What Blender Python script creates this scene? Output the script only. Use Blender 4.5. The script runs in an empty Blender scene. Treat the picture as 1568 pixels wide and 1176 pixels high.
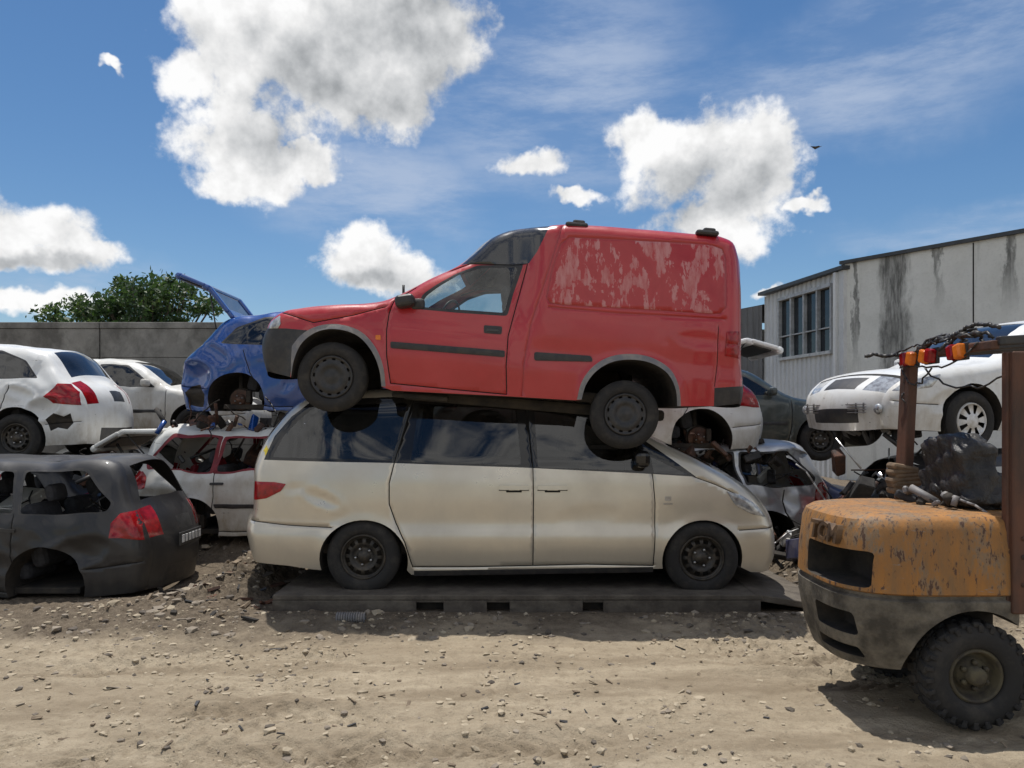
import bpy, bmesh, math, random
import numpy as np
from mathutils import Vector, Matrix
from mathutils.geometry import delaunay_2d_cdt
R=random.Random(7); rng=np.random.default_rng(5)
F=1184.; CH=1.7; HV=640.; HU=784.
sc=bpy.context.scene
sc.view_settings.view_transform='Standard'; sc.view_settings.look='None'; sc.view_settings.exposure=0

# ------------------------------------------------------------------ materials
def nm(name):
    m=bpy.data.materials.new(name); m.use_nodes=True
    n=m.node_tree.nodes; l=m.node_tree.links
    return m,n,l,n['Principled BSDF']
def noise(n,l,src,scale,detail=6,rough=.6,vec_scale=None,dist=0):
    if vec_scale:
        mp=n.new('ShaderNodeMapping'); mp.inputs['Scale'].default_value=vec_scale; l.new(src,mp.inputs[0]); src=mp.outputs[0]
    t=n.new('ShaderNodeTexNoise'); t.inputs['Scale'].default_value=scale; t.inputs['Detail'].default_value=detail
    t.inputs['Roughness'].default_value=rough; t.inputs['Distortion'].default_value=dist
    l.new(src,t.inputs['Vector']); return t.outputs['Fac']
def mrange(n,l,src,a,b,c=0,d=1,smooth=False):
    t=n.new('ShaderNodeMapRange'); t.inputs[1].default_value=a;t.inputs[2].default_value=b;t.inputs[3].default_value=c;t.inputs[4].default_value=d
    if smooth: t.interpolation_type='SMOOTHSTEP'
    l.new(src,t.inputs[0]); return t.outputs[0]
def mth(n,l,op,a,b=None,clamp=False):
    t=n.new('ShaderNodeMath'); t.operation=op; t.use_clamp=clamp
    for i,x in enumerate((a,b)):
        if x is None: continue
        if isinstance(x,(int,float)): t.inputs[i].default_value=x
        else: l.new(x,t.inputs[i])
    return t.outputs[0]
def mixc(n,l,f,a,b):
    t=n.new('ShaderNodeMix'); t.data_type='RGBA'
    if isinstance(f,(int,float)): t.inputs[0].default_value=f
    else: l.new(f,t.inputs[0])
    for i,x in ((6,a),(7,b)):
        if isinstance(x,tuple): t.inputs[i].default_value=(*x,1)
        else: l.new(x,t.inputs[i])
    return t.outputs[2]
def bump(n,l,h,strength,dist,b):
    t=n.new('ShaderNodeBump'); t.inputs['Strength'].default_value=strength; t.inputs['Distance'].default_value=dist
    l.new(h,t.inputs['Height']); l.new(t.outputs[0],b.inputs['Normal'])
def coord(n,k='Object'):
    return n.new('ShaderNodeTexCoord').outputs[k]
DUST=(.30,.25,.18)
def paint(name,col,metal=0.,rough=.3,dirt=.35,coat=.4,zlo=.25,zhi=.9,dcol=DUST,fade=None,bs=.08,scr=0.):
    m,n,l,b=nm(name); c=coord(n)
    n1=noise(n,l,c,2.2,8,.65); n2=noise(n,l,c,45,3,.6); n3=noise(n,l,c,9,6,.7,(1,1,.35))
    z=n.new('ShaderNodeSeparateXYZ'); l.new(c,z.inputs[0])
    zz=mrange(n,l,z.outputs[2],zlo,zhi,.55,0)
    f=mth(n,l,'ADD',mrange(n,l,n1,.42,.75,0,.7),zz)
    f=mth(n,l,'MULTIPLY',f,mrange(n,l,n3,.3,.7,.25,1.15))
    f=mth(n,l,'MULTIPLY',f,dirt,True)
    base=col
    if fade: base=mixc(n,l,mrange(n,l,n1,.35,.65),col,fade)
    colr=mixc(n,l,f,base,dcol)
    if scr:
        n7=noise(n,l,c,14,6,.7,(.35,1,2.4),.4); colr=mixc(n,l,mrange(n,l,n7,.66,.69,0,scr),colr,(.06,.055,.05))
    l.new(colr,b.inputs['Base Color'])
    l.new(mrange(n,l,mth(n,l,'ADD',n1,mth(n,l,'MULTIPLY',f,1.2)),.3,1.2,rough,rough+.4),b.inputs['Roughness'])
    b.inputs['Metallic'].default_value=metal
    b.inputs['Coat Weight'].default_value=coat; b.inputs['Coat Roughness'].default_value=.06
    bump(n,l,mth(n,l,'ADD',n1,mth(n,l,'MULTIPLY',n2,.015)),bs,.05,b)
    return m
def simple(name,col,rough=.7,metal=0,col2=None,scale=8,lo=.4,hi=.65,bs=.2,bd=.01,bscale=30,vs=None):
    m,n,l,b=nm(name); c=coord(n)
    f=noise(n,l,c,scale,8,.65,vs)
    if col2 is None: col2=tuple(x*.6 for x in col)
    l.new(mixc(n,l,mrange(n,l,f,lo,hi),col,col2),b.inputs['Base Color'])
    b.inputs['Roughness'].default_value=rough; b.inputs['Metallic'].default_value=metal
    bump(n,l,noise(n,l,c,bscale,6,.6),bs,bd,b)
    return m
def glassm(name,tint=.3,dust=.08,refl=.7,tc=(1,1,1)):
    m,n,l,b=nm(name); out=n['Material Output']; n.remove(b); c=coord(n)
    tr=n.new('ShaderNodeBsdfTransparent'); tr.inputs[0].default_value=(tint*tc[0],tint*tc[1],tint*tc[2],1)
    gl=n.new('ShaderNodeBsdfGlossy'); gl.inputs['Roughness'].default_value=.01
    bp=n.new('ShaderNodeBump'); bp.inputs['Strength'].default_value=.04; bp.inputs['Distance'].default_value=.03
    l.new(noise(n,l,c,2.0,1,.5),bp.inputs['Height']); l.new(bp.outputs[0],gl.inputs['Normal'])
    df=n.new('ShaderNodeBsdfDiffuse'); df.inputs[0].default_value=(.36,.33,.28,1)
    lw=n.new('ShaderNodeLayerWeight'); lw.inputs[0].default_value=.5
    fr=mth(n,l,'ADD',mth(n,l,'MULTIPLY',mth(n,l,'POWER',lw.outputs['Facing'],2.4),refl),.08,True)
    m1=n.new('ShaderNodeMixShader'); l.new(fr,m1.inputs[0]); l.new(tr.outputs[0],m1.inputs[1]); l.new(gl.outputs[0],m1.inputs[2])
    d=mth(n,l,'MULTIPLY',mrange(n,l,noise(n,l,c,5,6,.7,(1,1,.4)),.35,.7,.1,1.6),dust)
    m2=n.new('ShaderNodeMixShader'); l.new(d,m2.inputs[0]); l.new(m1.outputs[0],m2.inputs[1]); l.new(df.outputs[0],m2.inputs[2])
    l.new(m2.outputs[0],out.inputs[0]); return m

M={}
M['silver']=paint('champagne_silver_paint',(.60,.55,.455),.45,.25,.20,.7,.0,.55,fade=(.56,.51,.42),bs=.03)
M['red']=paint('faded_red_paint',(.36,.007,.011),0,.28,.10,.55,.1,1.0,dcol=(.28,.12,.10),fade=(.42,.014,.018))
M['white']=paint('white_paint',(.70,.71,.70),0,.28,.75,.4,scr=.6)
M['white2']=paint('dirty_white_paint',(.60,.60,.57),0,.4,.95,.2,zhi=1.3,scr=.8)
M['blue']=paint('blue_paint',(.004,.052,.24),.15,.2,.2,.9,dcol=(.16,.2,.26),scr=.5)
M['dark']=paint('dark_grey_paint',(.013,.013,.015),.1,.45,.25,.25,.2,1.0,dcol=(.15,.13,.10))
M['black']=paint('black_wreck_paint',(.015,.015,.017),.1,.35,.3,.3)
M['green']=paint('dark_green_paint',(.03,.042,.042),.3,.25,.3,.6)
M['silver2']=paint('wreck_silver_paint',(.50,.51,.52),.6,.3,.7,.3,zhi=1.3,scr=.8)
M['navy']=paint('navy_paint',(.01,.02,.09),.2,.3,.4,.4)
M['trim']=simple('black_trim',(.018,.018,.02),.5,0,(.04,.036,.032),12)
M['gtrim']=simple('grey_flare_plastic',(.15,.15,.16),.6,0,(.24,.22,.20),10)
M['fairing']=paint('black_fairing_gloss',(.014,.014,.016),0,.16,.10,.8,-5,-4,dcol=(.18,.17,.16))
M['bgloss']=simple('gloss_black',(.010,.010,.011),.08,0,(.016,.015,.014),5,bs=.01)
M['seam']=simple('seam_dark',(.012,.011,.01),.9)
M['under']=simple('underbody',(.018,.016,.014),.9,0,(.05,.04,.03),6)
M['tyre']=simple('tyre_rubber',(.018,.017,.0165),.85,0,(.065,.056,.045),7,.48,.82,.3,.006,60)
M['steel']=simple('black_steel_rim',(.026,.025,.024),.5,.3,(.08,.065,.048),10)
M['cap']=simple('black_hubcap',(.012,.012,.013),.45,0,(.035,.031,.028),10)
M['wcap']=simple('silver_hubcap',(.62,.62,.62),.4,.2,(.4,.38,.34),10)
M['rust']=simple('rusty_metal',(.13,.055,.03),.85,.2,(.04,.03,.027),12,.35,.65,.5,.01,40)
M['disc']=simple('rusty_brake_disc',(.15,.08,.055),.6,.5,(.07,.055,.045),20)
M['fab']=simple('seat_fabric',(.05,.05,.055),.95,0,(.03,.03,.033),20)
M['fab2']=simple('seat_fabric_light',(.20,.19,.17),.95,0,(.13,.12,.11),20)
M['glass']=glassm('side_glass',.22,.012,.8,(1,1.03,1))
M['glassclear']=glassm('clear_glass',.78,.03,.6,(.93,1,.98))
M['glassdark']=glassm('privacy_glass',.07,.02,.9)
M['lamp']=simple('headlamp_lens',(.50,.52,.53),.1,.4,(.22,.22,.23),20,bs=.05)
M['tail']=simple('tail_lamp_red',(.34,.008,.011),.15,0,(.16,.005,.007),16,bs=.1)
M['amber']=simple('amber_lens',(.75,.20,.02),.25,0,(.55,.13,.01),10,bs=.1)
M['plate']=simple('number_plate',(.02,.02,.02),.4,0,(.05,.05,.05),20)
M['platew']=simple('plate_letters',(.7,.7,.7),.5)
M['chrome']=simple('metal_bright',(.5,.5,.5),.3,.9,(.35,.34,.33),10)
M['redtrim']=simple('red_trim',(.20,.010,.018),.6)
M['yellowst']=simple('yellow_sticker',(.7,.55,.03),.5)
M['purple']=simple('purple_cloth',(.16,.03,.22),.9)
M['seatv']=simple('black_vinyl',(.012,.012,.013),.5,0,(.04,.036,.032),12,bs=.8,bd=.05,bscale=6)
M['rag']=simple('brown_rag',(.19,.13,.08),.9,0,(.10,.07,.045),15)

def peel():
    m,n,l,b=nm('peeling_red_paint'); c=coord(n)
    mp=n.new('ShaderNodeMapping'); mp.inputs['Location'].default_value=(3.7,0,1.9); l.new(c,mp.inputs[0]); c=mp.outputs[0]
    n1=noise(n,l,c,4.6,10,.60,(1.0,1,.75),.5); n2=noise(n,l,c,13,7,.7,(1.7,1,.38)); n4=noise(n,l,c,1.7,2,.5)
    s=mth(n,l,'ADD',mth(n,l,'MULTIPLY',n1,.66),mth(n,l,'MULTIPLY',n2,.34))
    s=mth(n,l,'ADD',s,mth(n,l,'MULTIPLY',mth(n,l,'SUBTRACT',n4,.5),-.04))
    f=mrange(n,l,s,.512,.528,0,1,True)
    tone=mixc(n,l,mrange(n,l,n2,.4,.6),(.42,.11,.11),(.54,.27,.27))
    base=mixc(n,l,mrange(n,l,n1,.35,.65),(.34,.012,.016),(.41,.026,.029))
    l.new(mixc(n,l,mth(n,l,'MULTIPLY',f,.75),base,tone),b.inputs['Base Color'])
    l.new(mrange(n,l,f,0,1,.34,.8),b.inputs['Roughness']); b.inputs['Coat Weight'].default_value=.2
    bump(n,l,f,.12,.002,b)
    return m
M['peel']=peel()

# ------------------------------------------------------------------ mesh helpers
def empty(name,loc=(0,0,0),rot=0):
    e=bpy.data.objects.new(name,None); e.location=loc; e.rotation_euler=(0,0,rot); e.empty_display_size=.2
    sc.collection.objects.link(e); return e
class MB:
    def __init__(s): s.v=[];s.f=[];s.m=[];s.s=[];s.mats=[]
    def mi(s,m):
        if isinstance(m,str): m=M[m]
        if m not in s.mats: s.mats.append(m)
        return s.mats.index(m)
    def add(s,V,Fc,mat,smooth=True,T=None):
        o=len(s.v)
        if T is not None: V=[tuple(T@Vector(v)) for v in V]
        s.v.extend([tuple(map(float,v)) for v in V])
        ms=[s.mi(k) for k in mat] if isinstance(mat,list) else [s.mi(mat)]*len(Fc)
        for f,k in zip(Fc,ms):
            s.f.append(tuple(int(i)+o for i in f)); s.m.append(k); s.s.append(smooth)
    def obj(s,name,parent=None,loc=(0,0,0)):
        me=bpy.data.meshes.new(name); me.from_pydata(s.v,[],s.f)
        for m in s.mats: me.materials.append(m)
        me.polygons.foreach_set('material_index',s.m); me.polygons.foreach_set('use_smooth',s.s); me.update()
        o=bpy.data.objects.new(name,me); sc.collection.objects.link(o); o.location=loc
        if parent: o.parent=parent
        return o
def box(mb,c,size,mat,bev=.01,T=None,seg=2,jit=0):
    bm=bmesh.new(); bmesh.ops.create_cube(bm,size=1)
    for v in bm.verts:
        v.co=Vector((v.co.x*size[0],v.co.y*size[1],v.co.z*size[2]))
        if jit: v.co+=Vector([R.uniform(-jit,jit) for _ in range(3)])
    if bev>0: bmesh.ops.bevel(bm,geom=bm.edges[:],offset=min(bev,min(size)*.45),segments=seg,affect='EDGES',profile=.5)
    bm.verts.index_update()
    V=[v.co+Vector((0,0,0)) for v in bm.verts]; Fc=[[v.index for v in f.verts] for f in bm.faces]; bm.free()
    C=Matrix.Translation(Vector(c))
    T2=C if T is None else C@T
    mb.add(V,Fc,mat,False,T2)
def tube(mb,p,q,r,mat,n=8,r2=None):
    p=Vector(p);q=Vector(q);d=q-p
    if d.length<1e-6: return
    r2=r if r2 is None else r2
    Q=d.to_track_quat('Z','Y').to_matrix()
    V=[]
    for i in range(n):
        a=2*math.pi*i/n; w=Q@Vector((math.cos(a),math.sin(a),0)); V.append(p+w*r)
    for i in range(n):
        a=2*math.pi*i/n; w=Q@Vector((math.cos(a),math.sin(a),0)); V.append(q+w*r2)
    Fc=[(i,(i+1)%n,n+(i+1)%n,n+i) for i in range(n)]+[tuple(range(n))[::-1],tuple(range(n,2*n))]
    mb.add(V,Fc,mat)
def polytube(mb,pts,r,mat,n=6):
    for a,b in zip(pts[:-1],pts[1:]): tube(mb,a,b,r,mat,n)
def rotm(): return Matrix.Rotation(R.uniform(0,6.28),4,'Z')@Matrix.Rotation(R.uniform(-1.2,1.2),4,'Y')@Matrix.Rotation(R.uniform(-1.2,1.2),4,'X')
def junk(mb,c,ext,N,mats=('trim','under','fab','rust','trim','chrome'),s=(.05,.3)):
    for i in range(N):
        p=Vector([c[k]+R.uniform(-ext[k],ext[k]) for k in range(3)]); a=R.uniform(*s)
        mt=mats[R.randrange(len(mats))]; k=R.random()
        if k<.55: box(mb,p,(a,a*R.uniform(.2,.8),a*R.uniform(.08,.5)),mt,.012,rotm(),1,a*.06)
        elif k<.8:
            q=p+Vector([R.uniform(-a,a) for _ in range(3)])*1.2; tube(mb,p,q,R.uniform(.008,.03),mt,7)
        else:
            P=[p]; d=Vector([R.uniform(-1,1) for _ in range(3)])*a*.5
            for j in range(6):
                d=d+Vector([R.uniform(-1,1) for _ in range(3)])*a*.25; P.append(P[-1]+d*.6)
            polytube(mb,P,.008,mt,5)
def lathe(mb,prof,mat,n=48,skip=None,T=None,mats=None):
    V=[];Fc=[];ms=[]
    for (r,y) in prof:
        for i in range(n):
            a=2*math.pi*i/n; V.append((r*math.cos(a),y,r*math.sin(a)))
    for j in range(len(prof)-1):
        for i in range(n):
            if skip and skip(j,i): continue
            k=(i+1)%n; Fc.append((j*n+i,j*n+k,(j+1)*n+k,(j+1)*n+i)); ms.append(mats[j] if mats else mat)
    mb.add(V,Fc,ms,True,T)

def wheel(name,parent,loc,Rr=.32,w=.2,style='steel',side=-1,tilt=0,rim=None,chunky=False):
    mb=MB(); rr=rim or Rr*.62; h=w/2
    pf=[(rr,-h+.02),(rr+.008,-h+.004),(rr+.03,-h-.004),(rr+(Rr-rr)*.55,-h-.012),(Rr-.03,-h+.002),(Rr-.012,-h+.014),(Rr-.002,-h+.03)]
    k=5
    for i in range(k):
        y0=-h+.03+(w-.06)*i/k; y1=-h+.03+(w-.06)*(i+1)/k
        pf+=[(Rr,y0+.003),(Rr,y1-.006),(Rr-.009,y1-.005),(Rr-.009,y1)]
    pf+=[(Rr-.002,h-.03),(Rr-.012,h-.014),(Rr-.03,h-.002),(rr+.03,h),(rr,h-.02)]
    lathe(mb,pf,'tyre',56)
    if chunky:
        for i in range(26):
            for s in (-1,1):
                a=2*math.pi*(i+(.5 if s>0 else 0))/26
                T=Matrix.Rotation(-a,4,'Y')@Matrix.Translation((Rr-.006,s*h*.52,0))@Matrix.Rotation(s*.35,4,'X')
                box(mb,(0,0,0),(.030,h*.92,.050),'tyre',.008,T,1)
            a=2*math.pi*i/26
            T=Matrix.Rotation(-a,4,'Y')@Matrix.Translation((Rr-.02,-h-.002,0)); box(mb,(0,0,0),(.04,.012,.026),'tyre',.004,T,1)
    o=-h
    if style=='steel':
        pr=[(rr,o+.02),(rr-.012,o+.008),(rr-.02,o+.02),(rr-.03,o+.06),(rr*.84,o+.055),(rr*.80,o+.045),(rr*.62,o+.03),(rr*.5,o+.035),(rr*.44,o+.055),(rr*.28,o+.055),(rr*.25,o+.03),(0.001,o+.028)]
        lathe(mb,pr,'steel',60,lambda j,i:(j==5 and i%5 in (0,1,2)))
        for i in range(5):
            a=2*math.pi*i/5+.3; x=rr*.36*math.cos(a); z=rr*.36*math.sin(a)
            tube(mb,(x,o+.03,z),(x,o+.06,z),.011,'chrome',6)
    elif style=='cap':
        pr=[(rr,o+.02),(rr-.01,o+.0),(rr-.02,o+.006),(rr*.86,o+.012),(rr*.78,o+.012),(rr*.74,o+.008),(rr*.5,o-.006),(rr*.46,o+.004),(rr*.3,o-.002),(0.001,o-.008)]
        lathe(mb,pr,'cap',60,lambda j,i:(j==3 and i%5 in (0,1)))
    elif style=='wcap':
        pr=[(rr,o+.02),(rr-.01,o+.0),(rr-.02,o+.006),(rr*.88,o+.012),(rr*.4,o+.0),(rr*.36,o-.004),(rr*.2,o-.006),(0.001,o-.01)]
        lathe(mb,pr,'wcap',56,lambda j,i:(j==3 and i%7 in (0,1,2)))
    elif style=='fork':
        pr=[(rr,o+.02),(rr-.012,o+.004),(rr-.022,o+.02),(rr-.03,o+.075),(rr*.6,o+.085),(rr*.58,o+.05),(rr*.35,o+.045),(rr*.33,o+.0),(rr*.2,o-.01),(0.001,o-.01)]
        lathe(mb,pr,'fwheel',48)
        for i in range(6):
            a=2*math.pi*i/6+.3; x=rr*.47*math.cos(a); z=rr*.47*math.sin(a)
            tube(mb,(x,o+.05,z),(x,o+.02,z),.014,'fwheel',6)
    lathe(mb,[(rr-.002,o+.10),(0.001,o+.10)],'under',24)
    ob=mb.obj(name,parent,loc)
    ob.rotation_euler=(tilt,R.uniform(0,6.28),math.pi if side>0 else 0)
    return ob
def hub(name,parent,loc,side=-1,r=.13):
    mb=MB()
    lathe(mb,[(r,.03),(r,-.0),(r-.004,-.004),(r*.55,-.004),(r*.52,-.03),(r*.5,-.045),(r*.25,-.047),(r*.22,-.08),(.001,-.082)],'disc',36)
    lathe(mb,[(r*1.15,.03),(r*.6,.06),(.02,.3)],'under',24)
    for i in range(4):
        a=math.pi/2*i+.4; x=r*.38*math.cos(a); z=r*.38*math.sin(a); tube(mb,(x,-.04,z),(x,-.075,z),.008,'chrome',6)
    box(mb,(r*.85,0,r*.3),(.06,.09,.15),'under',.01)
    tube(mb,(-.02,.08,-.05),(-.03,.12,.35),.03,'under',8)
    ob=mb.obj(name,parent,loc); ob.rotation_euler=(0,0,math.pi if side>0 else 0); return ob

def dseg(P,A,B):
    P=np.asarray(P,float);A=np.asarray(A,float);B=np.asarray(B,float)
    out=np.full(len(P),1e9)
    if len(A)==0: return out
    AB=B-A; L=(AB**2).sum(1)+1e-14
    for s in range(0,len(P),800):
        q=P[s:s+800,None,:]-A[None]; t=np.clip((q*AB[None]).sum(2)/L[None],0,1)
        d=q-t[...,None]*AB[None]; out[s:s+800]=np.sqrt((d**2).sum(2)).min(1)
    return out
def inpoly(P,poly):
    P=np.asarray(P,float); poly=np.asarray(poly,float); x=P[:,0];y=P[:,1]; r=np.zeros(len(P),bool)
    n=len(poly)
    for i in range(n):
        x1,y1=poly[i];x2,y2=poly[(i+1)%n]
        if y1==y2: continue
        c=((y1>y)!=(y2>y))&(x<(x2-x1)*(y-y1)/(y2-y1)+x1); r^=c
    return r
def catmull(P,sp=.04):
    P=[np.array(p,float) for p in P]; n=len(P); out=[];cp=[]
    T=[]
    for i in range(n):
        if i==0: t=(P[1]-P[0])/np.linalg.norm(P[1]-P[0])
        elif i==n-1: t=(P[-1]-P[-2])/np.linalg.norm(P[-1]-P[-2])
        else:
            a=P[i]-P[i-1];b=P[i+1]-P[i];la=np.linalg.norm(a);lb=np.linalg.norm(b)
            t=(a/la*lb+b/lb*la)/(la+lb)
        T.append(t)
    for i in range(n-1):
        L=np.linalg.norm(P[i+1]-P[i]); k=max(1,int(math.ceil(L/sp)))
        for j in range(k):
            s=j/k; h=[2*s**3-3*s*s+1,s**3-2*s*s+s,-2*s**3+3*s*s,s**3-s*s]
            out.append(h[0]*P[i]+h[1]*T[i]*L+h[2]*P[i+1]+h[3]*T[i+1]*L); cp.append(i+s)
    out.append(P[-1]);cp.append(n-1.)
    return np.array(out),np.array(cp)
def buf(P,w):
    P=np.array(P,float); n=len(P); Lf=[];Rt=[]
    for i in range(n):
        d=P[min(i+1,n-1)]-P[max(i-1,0)]; d/=np.linalg.norm(d); nn=np.array((-d[1],d[0]))*w/2
        Lf.append(P[i]+nn);Rt.append(P[i]-nn)
    return Lf+Rt[::-1]
def dens(P,sp,closed=True):
    out=[];n=len(P)
    for i in range(n if closed else n-1):
        a=np.array(P[i],float);b=np.array(P[(i+1)%n],float);k=max(1,int(np.linalg.norm(b-a)/sp))
        for j in range(k): out.append(a+(b-a)*j/k)
    if not closed: out.append(np.array(P[-1],float))
    return out
def rounded(P,r=.03,k=3):
    out=[];n=len(P)
    for i in range(n):
        p=np.array(P[i],float);a=np.array(P[i-1],float)-p;b=np.array(P[(i+1)%n],float)-p
        la=np.linalg.norm(a);lb=np.linalg.norm(b);rr=min(r,la*.4,lb*.4)
        s=p+a/la*rr;e=p+b/lb*rr
        for j in range(k+1):
            t=j/k; out.append((1-t)**2*s+2*t*(1-t)*p+t*t*e)
    return out
def scurve(pts):
    zs=np.array([p[0] for p in pts]);ys=np.array([p[1] for p in pts])
    g=np.linspace(zs[0]-.3,zs[-1]+.3,400); v=np.interp(g,zs,ys); k=17
    v2=np.convolve(np.pad(v,k,mode='edge'),np.ones(k)/k,'same')[k:-k]
    return g,v2
class Car:
    def __init__(s,name,loc=(0,0,0),rot=0,o=(0,0),prof=None,prof2=None,blend=None,zref=None,xc=2,L=4.2,taper=.12,r=.12,ry=.13,dent=0.,lip=.012,crumple=0.,seed=0,crown=(.03,.11)):
        s.name=name;s.o=o;s.p1=scurve(prof);s.p2=scurve(prof2) if prof2 else None;s.blend=blend
        s.zref=zref or (lambda x:0*x); s.xc=xc;s.L=L;s.taper=taper;s.r=r;s.ry=ry;s.dent=dent;s.lip=lip;s.cr=crumple;s.sd=seed;s.crown=crown
        s.e=empty(name,loc,rot); s.loc=loc; s.dents=[]
        s.A=s.B=np.zeros((0,2))
    def yb(s,x,z):
        x=np.asarray(x,float);z=np.asarray(z,float); zr=z-s.zref(x)
        y=np.interp(zr,*s.p1)
        if s.p2:
            t=np.clip((x-s.blend[0])/(s.blend[1]-s.blend[0]),0,1);t=t*t*(3-2*t); y=y*(1-t)+np.interp(zr,*s.p2)*t
        e=np.clip((np.abs(x-s.xc)-.30*s.L)/(.2*s.L),0,1.2); y=y-s.taper*e**2.2
        if s.dent:
            q=s.sd
            y=y+s.dent*(np.sin(x*2.3+q)*np.sin(z*4.1+q*2)+.5*np.sin(x*5.7+z*3+q)*np.sin(z*7-x*2))
        return y
    def tr(s,pts,Yc,extra=0):
        out=[]
        for u,v in pts:
            Y=Yc-.8
            for _ in range(6):
                x=(u-HU)/F*Y; z=CH+(HV-v)/F*Y; Y=Yc-float(s.yb(x,z))+extra
            out.append((x,z))
        return out
    def fy(s,P):
        P=np.asarray(P,float); y=s.yb(P[:,0],P[:,1])
        d=dseg(P,s.UA,s.UB); t=np.clip(1-d/s.r,0,1); y=y-s.ry*(1-np.sqrt(np.clip(1-t*t,0,1)))
        if len(s.AA): 
            da=dseg(P,s.AA,s.AB); y=y+s.lip*np.exp(-(da/.045)**2)
        for (dx,dz,rx,rz,dp,an) in s.dents:
            X=(P[:,0]-dx)*math.cos(an)+(P[:,1]-dz)*math.sin(an); Z=-(P[:,0]-dx)*math.sin(an)+(P[:,1]-dz)*math.cos(an)
            q=np.sqrt((X/rx)**2+(Z/rz)**2); y=y-dp*np.clip(1-q,0,1)**.8+dp*.35*np.exp(-((q-1.05)/.18)**2)
        return y
    def crump(s,V):
        if not s.cr: return V
        V=np.array(V,float);x,y,z=V.T;q=s.sd
        def tri(a): return np.abs(((a/ math.pi)%2)-1)-.5
        d1=tri(5*x+3*z+2*y+q)+.6*tri(9*z-6*x+4*y+q*2)+.4*tri(15*x+11*y+q)+.3*tri(23*z+17*x)
        d2=tri(6*z-4*x+3*y+q*3)+.5*tri(11*x+8*z+q)
        m=.35+.65*(np.sin(x*2.1+q)*np.sin(z*3+y*2+q)>-.1)
        return np.stack([x+s.cr*.5*d2*m,y+s.cr*np.sign(y)*-np.abs(d1)*m*1.2,z+s.cr*.6*d1*m],1)
    def build(s,upper,under,feats=(),seams=(),strip=(),pm='white',um='under',tcols=(),fsp=.045):
        U,cp=catmull(upper,.045)
        und=[]; arch=[]
        for it in under:
            if it[0]=='arch':
                _,cx,cz,rx,rz,zb=it; th=math.asin(max(-.9,min(.9,(zb-cz)/rz))); 
                pts=[(cx+rx*math.cos(a),cz+rz*math.sin(a)) for a in np.linspace(th,math.pi-th,26)]
                arch.append(pts); und+=pts
            elif it[0]=='poly': arch.append(list(it[1])); und+=list(it[1])
            else: und.append(it)
        D=np.array(dens(list(map(tuple,[U[-1]]))+und+[tuple(U[0])],.08,False))[1:-1]
        outl=np.vstack([U,D]); n=len(outl)
        s.UA=U[:-1];s.UB=U[1:]
        aa=[];ab=[]
        for a in arch:
            a=np.array(a);aa.append(a[:-1]);ab.append(a[1:])
        s.AA=np.vstack(aa) if aa else np.zeros((0,2)); s.AB=np.vstack(ab) if ab else np.zeros((0,2))
        pts=[];edges=[];CA=[];CB=[]
        def loop(P,closed=True):
            o=len(pts); pts.extend([tuple(p) for p in P]); m=len(P)
            for i in range(m if closed else m-1):
                edges.append((o+i,o+(i+1)%m)); CA.append(P[i]);CB.append(P[(i+1)%m])
        loop([tuple(p) for p in outl])
        fl=[]
        for f in feats:
            P=f['p']
            if f.get('round'): P=rounded(P,f['round'])
            P=dens(P,.05); f=dict(f); f['P']=np.array(P); fl.append(f); loop(P)
        cl=[]
        for sm in seams:
            P,w,mt=sm[:3]; C=dens(P,.04,False) if not (len(sm)>3 and sm[3]) else dens(list(P)+[P[0]],.04,False)
            B=buf(C,w); fl.append(dict(P=np.array(B),m=mt)); loop(B); loop(C,False); cl.append(np.array(C))
        tan=np.zeros_like(U); tan[1:-1]=U[2:]-U[:-2]; tan[0]=U[1]-U[0];tan[-1]=U[-1]-U[-2]; tan/=np.linalg.norm(tan,axis=1)[:,None]
        nin=np.stack([tan[:,1],-tan[:,0]],1)
        cand=[]
        for dd in (.006,.018,.038,.065,.1):
            if dd<s.r:
                q=U+nin*dd; ok=dseg(q,s.UA,s.UB)>dd*.93; cand.append(q[ok])
        x0,z0=outl.min(0);x1,z1=outl.max(0)
        gx,gz=np.meshgrid(np.arange(x0,x1,fsp),np.arange(z0,z1,fsp)); g=np.stack([gx.ravel(),gz.ravel()],1)
        g[:,0]+=np.where((np.round((g[:,1]-z0)/fsp).astype(int)%2)==0,0,fsp/2)
        g=g[dseg(g,s.UA,s.UB)>.11]; cand.append(g); cand=np.vstack(cand)
        cand=cand[inpoly(cand,outl)]
        cand=cand[dseg(cand,np.array(CA[n:]) if len(CA)>n else np.zeros((0,2)),np.array(CB[n:]) if len(CB)>n else np.zeros((0,2)))>.011]
        cand=cand[dseg(cand,D[:-1],D[1:])>.011]
        pts2=[Vector((float(a),float(b))) for a,b in pts]+[Vector((float(a),float(b))) for a,b in cand]
        r=delaunay_2d_cdt(pts2,edges,[],0,1e-6)
        V2=np.array([(v.x,v.y) for v in r[0]]); Fc=r[2]
        C=np.array([V2[list(f)].mean(0) for f in Fc])
        keep=inpoly(C,outl); mats=np.array([None]*len(Fc),dtype=object); mats[:]=pm
        offs=np.zeros(len(V2))
        for f in fl:
            i=inpoly(C,f['P']); mats[i]=f['m'] if f['m'] is not None else 'HOLE'
            if f.get('off'):
                P=f['P']; ii=inpoly(V2,P)&(dseg(V2,P,np.roll(P,-1,0))>.0008); offs[ii]=f['off']
        y=s.fy(V2)+offs
        for c in cl:
            y[dseg(V2,c[:-1],c[1:])<.0006]-=.012
        keep&=(mats!='HOLE')
        idx=np.nonzero(keep)[0]
        Fn=[tuple(Fc[i]) for i in idx]; mm=[mats[i] for i in idx]
        mb=MB(); ox,oz=s.o
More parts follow.
